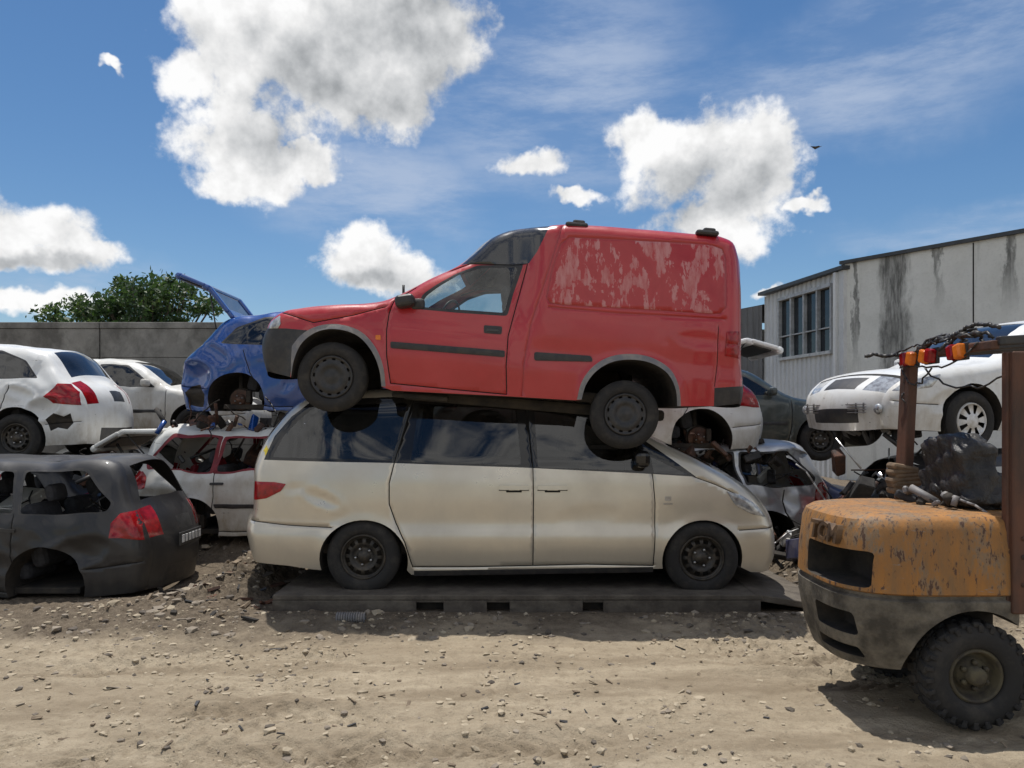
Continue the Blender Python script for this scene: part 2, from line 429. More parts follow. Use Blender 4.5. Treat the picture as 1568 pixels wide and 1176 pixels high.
        Vn=np.stack([V2[:,0]-ox,-y,V2[:,1]-oz],1); Vf=Vn*np.array([1,-1,1])
        mb.add(s.crump(Vn),Fn,mm); mb.add(s.crump(Vf),[f[::-1] for f in Fn],mm)
        ye=s.fy(U); nout=-nin
        cols=sorted(set([-1,-.97,-.9,-.8,-.6,-.4,-.2,0,.2,.4,.6,.8,.9,.97,1]+[c for f in strip for c in (f[2],f[3])]+list(tcols)))
        V=[];Fs=[];ms=[]; nc=len(cols)
        for i in range(len(U)):
            cr=s.crown[0]+s.crown[1]*abs(nout[i,0])**1.5
            for t in cols:
                k=cr*(1-t*t); V.append((U[i,0]+nout[i,0]*k-ox,t*ye[i],U[i,1]+nout[i,1]*k-oz))
        for i in range(len(U)-1):
            cm=(cp[i]+cp[i+1])/2
            for j in range(nc-1):
                tm=(cols[j]+cols[j+1])/2; mt=pm
                for f in strip:
                    if f[0]<=cm<=f[1] and f[2]<tm<f[3]: mt=f[4]
                if mt is None: continue
                Fs.append((i*nc+j,(i+1)*nc+j,(i+1)*nc+j+1,i*nc+j+1)); ms.append(mt)
        mb.add(s.crump(V),Fs,ms)
        Q=np.vstack([U[-1:],D,U[:1]]); yq=s.fy(Q); V=[];Fs=[]
        for i in range(len(Q)):
            V+= [(Q[i,0]-ox,-yq[i],Q[i,1]-oz),(Q[i,0]-ox,-yq[i]+.04,Q[i,1]-oz),(Q[i,0]-ox,yq[i]-.04,Q[i,1]-oz),(Q[i,0]-ox,yq[i],Q[i,1]-oz)]
        for i in range(len(Q)-1):
            for j in range(3): Fs.append((i*4+j,i*4+4+j,i*4+5+j,i*4+1+j))
        mb.add(s.crump(V),Fs,um,False)
        s.body=mb.obj('body',s.e)
        return s
    def patch(s,mb,poly,off,mat,thick=.03,rnd=.0,sides=(-1,1),sp=.04):
        P=rounded(poly,rnd) if rnd else poly
        P=dens(P,sp); n=len(P)
        A=np.array(P); g=[]
        x0,z0=A.min(0);x1,z1=A.max(0)
        gx,gz=np.meshgrid(np.arange(x0,x1,sp),np.arange(z0,z1,sp)); G=np.stack([gx.ravel(),gz.ravel()],1)
        if len(G): G=G[inpoly(G,A)]
        if len(G): G=G[dseg(G,A,np.roll(A,-1,0))>.008]
        pts=[Vector(map(float,p)) for p in A]+[Vector(map(float,p)) for p in G]
        r=delaunay_2d_cdt(pts,[(i,(i+1)%n) for i in range(n)],[],1,1e-6)
        V2=np.array([(v.x,v.y) for v in r[0]]); y=s.fy(V2)+off
        db=dseg(V2,A,np.roll(A,-1,0)); y-=np.where(db<.002,min(off*.5,.006),0)
        for sd in sides:
            V=np.stack([V2[:,0]-s.o[0],sd*y,V2[:,1]-s.o[1]],1); mb.add(s.crump(V),[tuple(f) for f in r[2]],mat)
            ya=s.fy(A)+off-min(off*.5,.006); W=[];Fs=[]
            for p,yy in zip(A,ya): W+=[(p[0]-s.o[0],sd*yy,p[1]-s.o[1]),(p[0]-s.o[0],sd*(yy-thick),p[1]-s.o[1])]
            for i in range(n):
                k=(i+1)%n; Fs.append((2*i,2*k,2*k+1,2*i+1))
            mb.add(s.crump(W),Fs,mat,False)

def seat(mb,x,y,z,face=-1,mat='fab',w=.5):
    box(mb,(x,y,z+.08),(.50,w,.16),mat,.05)
    T=Matrix.Rotation(-face*math.radians(-14),4,'Y')
    box(mb,(x-face*.27,y,z+.42),(.15,w,.62),mat,.06,T)
    box(mb,(x-face*.36,y,z+.82),(.10,.26,.17),mat,.045,T)

# ------------------------------------------------------------------ silver people carrier
Yc=7.85; zb=.15
c=Car('silver_people_carrier',(0,Yc,zb),0,(0,zb),prof=[(0,.80),(.2,.865),(.36,.90),(.48,.915),(.53,.905),(.57,.882),(.8,.895),(1.0,.885),(1.13,.86),(1.4,.78),(1.6,.72),(1.8,.68)],zref=lambda x:zb+0*x,xc=.02,L=4.75,taper=.15,r=.12,ry=.12,dent=.004,crown=(.03,.10))
t=lambda P:c.tr(P,Yc)
up=c.tr([(386,858),(379,832),(377,802),(385,785),(386,755),(389,715),(403,680),(424,650),(451,622),(480,606),(560,598),(640,594),(720,595),(800,599),(870,609),(930,632),(1000,672),(1075,708),(1125,736),(1161,765),(1181,795),(1188,825),(1187,852),(1178,874)],Yc,.06)
px=170.
def A_(u,v,rx,ru,vb):
    (x,z),=t([(u,v)]); (_,zz),=t([(u,vb)]); return ('arch',x,z,rx/px,ru/px,zz)
under=t([(1150,876)])+[A_(1076,858,63,62,870)]+t([(1000,871),(820,876),(630,880)])+[A_(557,858,68,62,873)]+t([(480,872),(440,866)])
(dx,dz),=t([(492,764)]); c.dents.append((dx,dz,.20,.07,.022,-.35))
(dx,dz),=t([(455,748)]); c.dents.append((dx,dz,.16,.05,.012,.2))
(dx,dz),=t([(900,790)]); c.dents.append((dx,dz,.30,.10,.006,.1))
feats=[
 dict(p=t([(404,704),(420,668),(446,638),(478,613),(640,606),(800,611),(890,623),(942,643),(1000,683),(1066,730),(985,725),(800,716),(600,709)]),m='bgloss'),
 dict(p=t([(417,700),(434,668),(458,643),(484,622),(624,617),(600,704)]),m='glass',round=.03),
 dict(p=t([(641,619),(790,622),(798,712),(629,708)]),m='glass',round=.03),
 dict(p=t([(818,626),(888,637),(930,655),(984,692),(986,721),(824,716)]),m='glass',round=.03),
 dict(p=t([(997,700),(1054,727),(1001,724)]),m='glass'),
]
seams=[
 (t([(632,613),(604,708),(596,740),(596,772),(606,800),(620,830),(632,868),(720,868),(815,866),(900,864),(1001,866)]),.010,'seam'),
 (t([(806,622),(816,716),(817,760),(816,866)]),.009,'seam'),
 (t([(999,726),(1003,770),(1003,815),(1000,866)]),.009,'seam'),
 (t([(383,797),(440,804),(508,808)]),.007,'seam'),
 (t([(1132,812),(1185,808)]),.007,'seam'),
 (t([(1062,730),(1095,742),(1128,757)]),.007,'seam'),
]
strip=[(2.0,3.0,-1,1,'silver'),(5.6,8.6,-.93,.93,'glassdark'),(15.0,17.4,-.93,.93,'glass'),(3.2,4.9,-1,-.7,'tail'),(3.2,4.9,.7,1,'tail')]
c.build(up,under,feats,seams,strip,'silver',fsp=.035)
mb=MB()
c.patch(mb,t([(388,737),(420,738),(438,741),(430,752),(408,763),(387,766)]),.008,'tail',rnd=.01,sp=.02)
c.patch(mb,t([(1112,752),(1135,758),(1160,774),(1174,792),(1150,787),(1126,774)]),.010,'lamp',rnd=.01,sp=.02)
for u in (787,846):
    c.patch(mb,t([(u-13,739),(u+13,739),(u+13,755),(u-13,755)]),.0025,'silver',.004,rnd=.02)
    c.patch(mb,t([(u-12,751),(u+12,751),(u+12,754),(u-12,754)]),.004,'seam',.004,rnd=.02)
    c.patch(mb,t([(u-23,743),(u+23,743),(u+23,750),(u-23,750)]),.030,'silver',.03,rnd=.02)
    c.patch(mb,t([(u-23,750),(u+23,750),(u+23,751.5),(u-23,751.5)]),.004,'seam',.004)
c.patch(mb,t([(634,874),(1000,868),(1000,876),(634,882)]),.006,'trim',.02)
c.patch(mb,t([(402,690),(407,682),(411,688),(406,698)]),.004,'yellowst',.005,sides=(-1,))
c.patch(mb,t([(1018,760),(1028,760),(1028,767),(1018,767)]),.004,'chrome',.005,rnd=.01)
c.patch(mb,t([(1016,770),(1030,770),(1030,773),(1016,773)]),.004,'chrome',.005)
(x,z),=t([(975,702)])
box(mb,(x+.03,-.93,z-zb),(.13,.2,.15),'bgloss',.045,seg=3)
mb.obj('lights_and_trim',c.e)
for nme,(u,v) in (('wheel_rear',(556,852)),('wheel_front',(1075,854))):
    Y=Yc-.86; x=(u-HU)/F*Y; z=CH+(HV-v)/F*Y-zb
    for sd in (-1,1): wheel(nme,c.e,(x,sd*.775,z-.005),.332,.2,'steel',sd)
mb=MB()
box(mb,(0,0,.35),(3.9,1.5,.1),'under',.02)
for x in (-1.0,0,.9):
    for y in (-.42,.42): seat(mb,x,y,.45,1,'fab2',.52)
box(mb,(1.55,0,.9),(.5,1.4,.3),'trim',.08)
box(mb,(-1.9,.1,.85),(.4,1.0,.35),'fab',.06)
mb.obj('interior',c.e)

# ------------------------------------------------------------------ red van
Yc=7.56; zb=1.72; xf=-1.58
zr=lambda x:zb-.085*(x-xf)
c=Car('red_panel_van',(0,Yc,zb),0,(0,zb),prof=[(0.1,.78),(.3,.82),(.55,.842),(.8,.838),(.95,.82),(1.2,.765),(1.45,.70),(1.9,.66)],
  prof2=[(0.1,.79),(.3,.825),(.55,.845),(.75,.838),(.8,.85),(1.0,.855),(1.5,.835),(1.8,.80),(2.0,.77)],blend=(-.02,.28),zref=zr,xc=-.1,L=4.3,taper=.10,r=.11,ry=.11,dent=.003,lip=.03,crown=(.035,.10))
t=lambda P:c.tr(P,Yc)
up=c.tr([(407,568),(401,545),(400,520),(406,503),(413,490),(430,477),(462,470),(515,465),(560,463),(587,459),(615,448),(655,427),(708,401),(730,383),(754,362),(782,351),(830,345),(858,342),(900,343),(980,349),(1060,356),(1106,361),(1124,370),(1131,388),(1135,430),(1136,500),(1136,560),(1139,598),(1135,618)],Yc,.05)
farch=t([(585,592),(582,568),(570,538),(549,515),(521,505),(491,507),(465,524),(452,550),(447,578)])
rarch=t([(1036,622),(1034,598),(1022,573),(998,557),(965,551),(933,556),(910,571),(896,591),(890,612)])
under=t([(1094,622)])+[('poly',[tuple(p) for p in catmull(rarch,.04)[0]])]+t([(880,613),(780,607),(600,598)])+[('poly',[tuple(p) for p in catmull(farch,.04)[0]])]+t([(440,576)])
fo=t([(591,592),(588,565),(576,533),(553,508),(521,497),(488,499),(460,514),(447,530)]); ro=t([(1042,624),(1040,597),(1028,568),(1001,549),(965,542),(929,548),(905,564),(890,586),(883,612)])
panel=t([(872,363),(1090,375),(1106,381),(1111,395),(1112,470),(1104,480),(1088,481),(862,467),(842,464),(837,455),(846,410),(858,374)])
(dx,dz),=t([(1075,520)]); c.dents.append((dx,dz,.25,.08,.012,-.1))
(dx,dz),=t([(530,480)]); c.dents.append((dx,dz,.18,.05,.010,.1))
feats=[
 dict(p=t([(399,502),(440,503),(472,506),(458,520),(449,545),(446,580),(398,572)]),m='trim'),
 dict(p=[tuple(p) for p in catmull(fo,.04)[0]]+[tuple(p) for p in farch[::-1]],m='gtrim'),
 dict(p=[tuple(p) for p in catmull(ro,.04)[0]]+[tuple(p) for p in rarch[::-1]],m='gtrim'),
 dict(p=t([(706,404),(728,384),(752,362),(780,350),(842,344),(834,362),(822,386),(810,403)]),m='fairing'),
 dict(p=t([(636,473),(648,450),(668,436),(700,418),(733,406),(802,404),(786,450),(777,484),(700,479)]),m='trim',round=.03),
 dict(p=t([(643,470),(653,453),(672,439),(702,421),(735,411),(793,409),(780,450),(772,479),(700,474)]),m='glassclear',round=.03),
 dict(p=panel,m='peel'),
 dict(p=t([(1094,594),(1140,591),(1142,620),(1093,624)]),m='trim'),
]
seams=[
 (t([(636,440),(603,461),(596,480),(592,505),(592,545),(598,587),(690,596),(776,604),(775,560),(778,515),(790,470),(808,404),(720,404),(690,414)]),.009,'seam'),
 (panel,.012,'red',True),
 (t([(800,606),(802,560),(812,500),(835,430),(852,375),(862,345)]),.012,'red'),
 (t([(840,470),(950,480),(1110,489)]),.014,'red'),
 (t([(1100,500),(1098,560),(1094,592)]),.006,'seam'),
 (t([(430,478),(480,494),(540,483),(590,470)]),.008,'seam'),
]
strip=[(0,3.0,-1,1,'trim'),(3.1,4.6,-1,-.55,'lamp'),(3.1,4.6,.55,1,'lamp'),(3.3,4.3,-.5,.5,'trim'),(9.2,11.9,-.93,.93,'glassclear'),(12.05,17.0,-1,1,'fairing'),(26.6,28,-1,1,'trim'),(22.6,24.6,-.8,-.08,'glassdark'),(22.6,24.6,.08,.8,'glassdark')]
c.build(up,under,feats,seams,strip,'red',fsp=.035)
mb=MB()
c.patch(mb,t([(598,523),(773,537),(773,547),(598,533)]),.016,'trim',.02,rnd=.015)
c.patch(mb,t([(818,539),(905,545),(908,554),(818,552)]),.016,'trim',.02,rnd=.02)
c.patch(mb,t([(741,498),(769,500),(768,512),(741,510)]),.012,'trim',.02,rnd=.015)
c.patch(mb,t([(745,504),(764,505),(764,508),(745,507)]),.02,'bgloss',.01)
c.patch(mb,t([(575,513),(583,513),(583,521),(575,520)]),.01,'amber',.01,rnd=.01)
c.patch(mb,t([(1113,508),(1134,507),(1134,528),(1111,526)]),.012,'tail',.02,sp=.02)
c.patch(mb,t([(1111,527),(1134,529),(1133,549),(1110,545)]),.012,'tail',.02,sp=.02)
c.patch(mb,t([(413,492),(428,482),(430,496),(426,503),(409,503)]),.012,'lamp',.02,rnd=.01,sp=.015)
T=Matrix.Rotation(-.15,4,'Y')
(x,z),=t([(622,463)]); box(mb,(x,-.86,z-zb),(.17,.17,.11),'trim',.04,T,3)
(x2,z2),=t([(640,466)]); box(mb,(x2,-.80,z2-zb),(.12,.06,.1),'trim',.03)
(x,z),=t([(612,452)]); 
tube(mb,(x,-.55,z-zb+.02),(x-.0,-.55,z-zb+.13),.012,'trim')
for u,v in ((884,342),(1084,356)):
    (x,z),=t([(u,v)]); 
    for sd in (-1,1):
        T=Matrix.Rotation(.085,4,'Y')
        box(mb,(x,sd*.72,z-zb-.0),(.20,.09,.045),'trim',.02,T); box(mb,(x+.02,sd*.70,z-zb+.025),(.11,.1,.04),'trim',.018,T)
mb.obj('lights_and_trim',c.e)
for nme,u,v,rr in (('wheel_front',508,577,.305),('wheel_rear',957,635,.300)):
    Y=Yc-.80; x=(u-HU)/F*Y; z=CH+(HV-v)/F*Y-zb
    wheel(nme,c.e,(x,-.735,z),rr,.165,'cap',-1,tilt=-.06 if u>900 else 0)
    wheel(nme,c.e,(x,.735,z+(.34 if u>900 else .2)),rr,.165,'cap',1)
mb=MB()
T=Matrix.Rotation(.085,4,'Y')
for y in (-.38,.38):
    (x,z),=t([(742,512)]); seat(mb,x,y,z-zb-.25,-1,'fab',.48)
(x,z),=t([(625,480)]); box(mb,(x,0,z-zb-.07),(.36,1.35,.22),'trim',.06,T)
(x,z),=t([(672,462)])
lathe(mb,[(.17,0),(.185,.012),(.2,0),(.185,-.012),(.17,0)],'trim',32,T=Matrix.Translation((x,.36,z-zb))@Matrix.Rotation(math.radians(65),4,'Z')@Matrix.Rotation(.3,4,'X'))
(x,z),=t([(957,640)]); tube(mb,(x,-.65,z-zb),(x,.65,z-zb+.25),.04,'under')
box(mb,(.2,.1,.10),(2.4,1.2,.10),'under',.03,T)
(x,z),=t([(640,606)]); box(mb,(x,-.62,z-zb-.005),(.5,.14,.045),'under',.015,T)
(x,z),=t([(915,608)]); box(mb,(x,-.55,z-zb+.0),(.35,.10,.09),'under',.02,T)
mb.obj('interior_and_underbody',c.e)

# ------------------------------------------------------------------ generic cars (front at x=0 facing -x)
KINDS={
'hatch':dict(up=[(.03,.22),(0,.42),(.04,.60),(.2,.73),(.85,.90),(1.02,.95),(1.72,1.35),(2.1,1.43),(3.1,1.43),(3.5,1.36),(3.82,1.0),(3.98,.86),(4.07,.55),(4.03,.22)],
   win=[[(1.30,.99),(1.80,1.31),(2.34,1.355),(2.34,.99)],[(2.44,.99),(2.44,1.355),(3.0,1.35),(3.32,1.24),(3.50,1.04)]],ar=(.76,3.30)),
'wagon':dict(up=[(.03,.22),(0,.42),(.04,.60),(.2,.73),(.9,.88),(1.08,.93),(1.75,1.32),(2.1,1.40),(3.2,1.42),(3.86,1.38),(4.05,1.0),(4.13,.86),(4.2,.55),(4.16,.22)],
   win=[[(1.34,.97),(1.82,1.28),(2.25,1.33),(2.25,.96)],[(2.34,.96),(2.34,1.33),(2.98,1.345),(3.04,.96)],[(3.12,.96),(3.08,1.345),(3.62,1.33),(3.90,1.04),(3.88,.97)]],ar=(.78,3.36)),
'sedan':dict(up=[(.03,.22),(0,.42),(.04,.58),(.2,.72),(.95,.87),(1.2,.92),(1.88,1.32),(2.2,1.39),(2.9,1.39),(3.2,1.33),(3.75,.98),(4.35,.93),(4.45,.58),(4.4,.22)],
   win=[[(1.50,.95),(2.0,1.28),(2.42,1.32),(2.42,.95)],[(2.5,.95),(2.5,1.32),(2.85,1.32),(3.15,1.24),(3.42,.98)]],ar=(.85,3.55)),
}
def gcar(name,loc,rot,pm,kind='hatch',sx=1.,sz=1.,wheels=(1,1),glass='glass',nowin=(),norear=False,nofront=False,crumple=0,style='steel',seed=1,open_hatch=None,fsp=.055,frame='trim',fgrow=.028,mould=True,seatm='fab',clutter=0,cmats=('trim','fab','under','trim','white2','purple','fab','rust'),dent=.004,nolamp=False,dents=(),torn=()):
    K=KINDS[kind]; S=lambda P:[(a*sx,b*sz) for a,b in P]; Lc=K['up'][-2][0]*sx
    c=Car(name,loc,math.radians(rot),(0,0),prof=[(.15*sz,.79),(.35*sz,.835),(.6*sz,.85),(.85*sz,.835),(.96*sz,.80),(1.2*sz,.70),(1.45*sz,.61)],xc=Lc/2,L=Lc,taper=.16,r=.12,ry=.12,dent=dent,crumple=crumple,seed=seed)
    c.dents=list(dents)
    U=S(K['up']); a0,a1=K['ar']; zb=.2*sz
    under=[('arch',a1*sx,.31*sz,.36,.36,zb),('arch',a0*sx,.31*sz,.36,.36,zb)]
    feats=[]
    def grow(P,k):
        P=np.array(P); m=P.mean(0); return [tuple(p+(p-m)/np.linalg.norm(p-m)*k) for p in P]
    for i,w in enumerate(K['win']):
        w=S(w); feats.append(dict(p=grow(w,fgrow),m=frame,round=.03))
        feats.append(dict(p=w,m=None if i in nowin else glass,round=.04))
    for tp in torn: feats.append(dict(p=S(tp),m='under',off=-.03))
    W=K['win']; seams=[]
    b0=W[0][0][0]-.22; b1=W[0][3][0]+.045; b2=a1-.30 if kind!='wagon' else W[1][3][0]+.02
    seams.append((S([(b0,.88),(b0,.5),(b0+.05,.25),(b1,.25),(b1,.96)]),.010,'seam'))
    seams.append((S([(b1,.25),(b2-.02,.25),(b2+.02,.5),(b2+.13 if kind!='wagon' else b2,.66),(b2+.22 if kind!='wagon' else b2,.94)]),.010,'seam'))
    e=K['up']; n=len(e); xe=e[-2][0]
    seams.append((S([(a1+.36,.46),(xe-.04,.50)]),.008,'seam')); seams.append((S([(.05,.50),(a0-.36,.46)]),.008,'seam'))
    tl='tail' if not nolamp else 'under'
    strip=[(5.1,6.3,-.92,.92,None if nofront else glass),(2.05,2.95,-1,-.58,'lamp'),(2.05,2.95,.58,1,'lamp'),(2.1,2.8,-.42,.42,'trim'),(.35,.95,-.62,.62,'trim'),
      (1.18,1.24,-1,1,'seam'),(3.0,3.08,-1,1,'seam'),(9.08,9.94,-.86,.86,None if norear else glass)]
    if kind=='sedan': strip+=[(11.1,11.6,-1,-.55,tl),(11.1,11.6,.55,1,tl)]
    else: strip+=[(10.25,11.55,-1,-.72,tl),(10.25,11.55,.72,1,tl),(11.12,11.5,-.28,.28,'plate'),(11.72,11.77,-1,1,'seam'),(10.0,10.06,-.72,.72,'seam'),(12.35,12.9,-.7,.7,'trim')]
    if open_hatch is not None: strip+=[(9.05,11.7,-.9,.9,None)]
    c.build(U,under,feats,seams,strip,pm,fsp=fsp)
    mb=MB()
    c.patch(mb,S([(.06,.60),(.2,.71),(.50,.765),(.40,.64)]),.006,'lamp',.01,rnd=.02,sp=.02)
    if not nolamp:
        if kind=='sedan': c.patch(mb,S([(4.15,.90),(4.36,.90),(4.42,.70),(4.18,.72)]),.006,'tail',.01,rnd=.02,sp=.02)
        elif kind=='hatch': c.patch(mb,S([(3.76,.96),(3.865,.96),(3.975,.86),(4.02,.70),(3.72,.72),(3.64,.80)]),.008,'tail',.01,sp=.018)
        else: c.patch(mb,S([(3.98,.94),(4.075,.96),(4.13,.86),(4.165,.70),(3.92,.74),(3.92,.86)]),.008,'tail',.01,sp=.018)
    if mould: c.patch(mb,S([(b0+.06,.52),(b1-.04,.52),(b1-.04,.57),(b0+.06,.57)]),.01,'trim',.015,rnd=.01); c.patch(mb,S([(b1+.04,.52),(b2-.02,.52),(b2-.0,.57),(b1+.04,.57)]),.01,'trim',.015,rnd=.01)
    for hx in (b1-.16,b2-.04): c.patch(mb,S([(hx-.08,.80),(hx+.08,.80),(hx+.08,.83),(hx-.08,.83)]),.02,pm if kind!='wagon' else 'trim',.02,rnd=.01)
    for sd in (-1,1): box(mb,((W[0][0][0]+.08)*sx,sd*.90,1.0*sz),(.11,.19,.12),pm,.04,seg=2)
    mb.obj('lights_and_trim',c.e)
    for nme,ax,on in (('wheel_front',a0,wheels[0]),('wheel_rear',a1,wheels[1])):
        for sd in (-1,1):
            if on==1: wheel(nme,c.e,(ax*sx,sd*.74,.30),.30,.18,style,sd)
            elif on==0: hub('brake_hub',c.e,(ax*sx,sd*.66,.33),sd)
    mb=MB()
    box(mb,(Lc*.5,0,.24*sz),(Lc*.72,1.4,.06),'under',.01)
    for xx in (1.95,2.85):
        for yy in (-.36,.36): seat(mb,(xx+(.0))*sx,yy,.32,-1,seatm,.5)
    box(mb,(1.28*sx,0,.78*sz),(.42*sx,1.3,.2),'trim',.06)
    box(mb,(.55*sx,0,.45*sz),(.7,.8,.3),'rust',.05)
    if clutter: junk(mb,(2.6*sx,0,.85*sz),(1.0*sx,.5,.28),clutter,cmats,(.08,.4))
    mb.obj('interior',c.e)
    if open_hatch is not None:
        mb=MB(); ang=open_hatch
        x0,z0=U[9]; T=Matrix.Translation((x0-.05,0,z0+.03))@Matrix.Rotation(-math.radians(ang),4,'Y')
        T0=T
        def bx(cc,ss,mt,b=.015): box(mb,(0,0,0),ss,mt,b,T@Matrix.Translation(cc))
        bx((.05,0,0),(.14,1.12,.06),pm,.025); 
        for sd in (-1,1): bx((.28,sd*.53,0),(.42,.10,.06),pm,.025)
        bx((.28,0,0),(.42,1.0,.01),glass,.002)
        T=T0@Matrix.Translation((.46,0,0))@Matrix.Rotation(math.radians(30),4,'Y')
        bx((.04,0,0),(.12,1.18,.07),pm,.03); bx((.22,0,.012),(.34,1.2,.05),pm,.02); bx((.22,0,-.02),(.26,.95,.03),'trim'); bx((.42,0,-.0),(.10,1.16,.09),pm,.04)
        mb.obj('open_tailgate',c.e)
        mb=MB(); 
        for sd in (-1,1):
            p=T0@Vector((.45,sd*.52,-.02)); tube(mb,(x0+.12*1,sd*.56,z0-.28),p,.009,'trim',6)
        mb.obj('gas_struts',c.e)
    return c

dw=gcar('dark_station_wagon',(-7.78,7.97,-.17),0,'dark','wagon',1.03,1.02,(2,2),'glass',nowin=(0,1,2),norear=True,seed=3,crumple=.03,mould=False,fsp=.033,seatm='fab',clutter=30,cmats=('trim','fab','under','white2','fab','white2','gtrim'),dent=.010,dents=((3.75,.62,.3,.14,.05,.3),(2.9,.55,.35,.12,.035,-.2)))
mb=MB()
for i,x in enumerate(np.linspace(-.2,.2,6)):
    box(mb,(4.478,x,.66),(.01,.045,.075),'platew',.002)
box(mb,(4.465,0,.66),(.018,.52,.13),'plate',.006)
mb.obj('number_plate',dw.e)
gcar('white_hatchback',(-9.42,10.35,1.15),0,'white','hatch',1.0,1.02,(1,1),'glassdark',seed=2,style='steel',mould=False,fsp=.03,crumple=.03,dents=((3.62,.66,.22,.13,.09,.5),(2.9,.6,.3,.12,.05,.1),(3.35,.85,.2,.08,.04,-.3)),torn=([(3.68,.52),(3.76,.60),(3.86,.56),(3.93,.60),(3.96,.48),(3.90,.40),(3.80,.42),(3.72,.38)],))
gcar('wrecked_car',(-9.3,10.4,-.26),0,'black','hatch',1,1,(0,0),nowin=(0,1),crumple=.03,seed=5,fsp=.08)
gcar('white_sedan',(-4.35,13.4,1.27),180,'white2','sedan',1,1,(1,1),'glass',seed=4,fsp=.06,crumple=.03)
gcar('wrecked_car',(-4.2,13.4,-.12),180,'white2','sedan',1,1,(0,0),nowin=(0,1),crumple=.03,seed=6,fsp=.08)
bh=gcar('blue_hatchback',(-.12,10.4,1.60),180,'blue','hatch',1.0,1.0,(0,0),'glass',seed=7,open_hatch=52,mould=False,crumple=.05,fsp=.035,nolamp=True,dent=.012,dents=((3.85,.62,.25,.2,.10,0),(3.6,.9,.25,.12,.05,.5)),torn=([(3.70,.40),(3.78,.52),(3.90,.50),(3.97,.42),(3.96,.28),(3.75,.26)],))
gcar('white_station_wagon',(-.50,10.05,.08),180,'white2','wagon',1.0,1.03,(1,0),'glass',nowin=(0,1,2),norear=True,seed=8,crumple=.065,frame='redtrim',fgrow=.05,open_hatch=0,fsp=.04,clutter=110,cmats=('trim','fab','under','redtrim','trim','purple','fab','rust'),dents=((3.6,.62,.35,.15,.07,.2),))
gcar('white_hatchback',(-1.08,9.85,1.13),0,'white','hatch',1.0,1.0,(1,0),'glass',seed=9,open_hatch=14,mould=False,crumple=.04)
gcar('silver_wrecked_wagon',(-.38,9.75,-.02),0,'silver2','wagon',1.0,.98,(0,2),'glass',nowin=(1,2),norear=True,seed=10,crumple=.08,fsp=.03,clutter=45,dent=.012)
gcar('dark_green_sedan',(5.3,11.95,1.08),180,'green','sedan',1,1,(1,1),'glass',seed=11,fsp=.06,crumple=.015)
gcar('navy_sedan',(6.1,12.1,-.28),180,'navy','sedan',1,1,(0,0),'glass',seed=12,fsp=.08,crumple=.03)
gcar('black_wrecked_hatchback',(7.65,8.1,-.12),180,'black','hatch',1.02,1,(0,0),'glass',nowin=(0,1),norear=True,seed=13,crumple=.06,fsp=.05,clutter=40)
cm=gcar('white_sedan',(3.52,8.25,1.37),16,'white','sedan',1.02,1.0,(1,1),'glass',seed=14,style='wcap',fsp=.032,crumple=.018,dents=((.55,.5,.2,.1,.04,.4),))
mb=MB()
for k in range(4): box(mb,(-.105,0,.385+.028*k),(.02,.95,.008),'gtrim',.002)
for k in range(9): box(mb,(-.10,-.44+.11*k,.43),(.02,.008,.11),'gtrim',.002)
for sd in (-1,1): lathe(mb,[(.05,-.0),(.055,.01),(.04,.03),(.001,.035)],'lamp',20,T=Matrix.Translation((-.02,sd*.56,.42))@Matrix.Rotation(math.pi/2,4,'Z'))
junk(mb,(.35,0,.2),(.25,.6,.05),26,('under','trim','gtrim'),(.06,.25))
mb.obj('bumper_grille',cm.e)
pe=empty('scrap_parts_heap',(0,0,0)); mb=MB()
junk(mb,(3.55,7.75,.35),(.55,.45,.38),150,('trim','under','trim','rust','chrome','tyre','navy','silver2'),(.08,.42))
junk(mb,(3.95,7.9,.95),(.55,.4,.28),120,('trim','under','trim','rust','chrome','tyre','black','under'),(.06,.34))
junk(mb,(2.9,8.6,.25),(.4,.5,.2),60,('trim','under','rust','silver2','tyre'),(.06,.3))
mb.obj('parts',pe)
pe=empty('scrap_engine_parts',(0,0,0)); mb=MB()
junk(mb,(2.55,9.35,1.28),(.6,.3,.10),50,('trim','under','rust','disc','under'),(.06,.25))
junk(mb,(-3.3,9.6,1.62),(.9,.3,.06),50,('trim','under','rust','disc','blue'),(.06,.25))
junk(mb,(-5.0,9.7,1.1),(.4,.3,.18),30,('trim','under','rust','under'),(.06,.3))
mb.obj('parts',pe)

# ------------------------------------------------------------------ forklift
def forkpaint():
    m,n,l,b=nm('worn_orange_paint'); c=coord(n)
    n1=noise(n,l,c,5,10,.7,(1,1,.6)); n2=noise(n,l,c,24,8,.7,(1.5,1.5,.5)); n3=noise(n,l,c,2.0,3); n4=noise(n,l,c,8,8,.75,(1,1,.25)); n5=noise(n,l,c,17,6,.7,(.35,.35,2.2))
    base=mixc(n,l,mrange(n,l,n3,.35,.65),(.38,.165,.032),(.29,.125,.028))
    base=mixc(n,l,mrange(n,l,n4,.40,.62,0,.75),base,(.17,.105,.05))
    f=mrange(n,l,mth(n,l,'ADD',mth(n,l,'MULTIPLY',n1,.6),mth(n,l,'MULTIPLY',n2,.4)),.505,.56)
    col=mixc(n,l,mth(n,l,'MULTIPLY',f,.72),base,(.17,.14,.10))
    col=mixc(n,l,mrange(n,l,n5,.64,.68,0,.75),col,(.20,.185,.17))
    g=mrange(n,l,mth(n,l,'ADD',n2,mth(n,l,'MULTIPLY',n1,.2)),.66,.70)
    col=mixc(n,l,g,col,(.075,.035,.02))
    l.new(col,b.inputs['Base Color']); b.inputs['Roughness'].default_value=.7
    bump(n,l,mth(n,l,'ADD',n2,n1),.4,.012,b); return m
M['fork']=forkpaint()
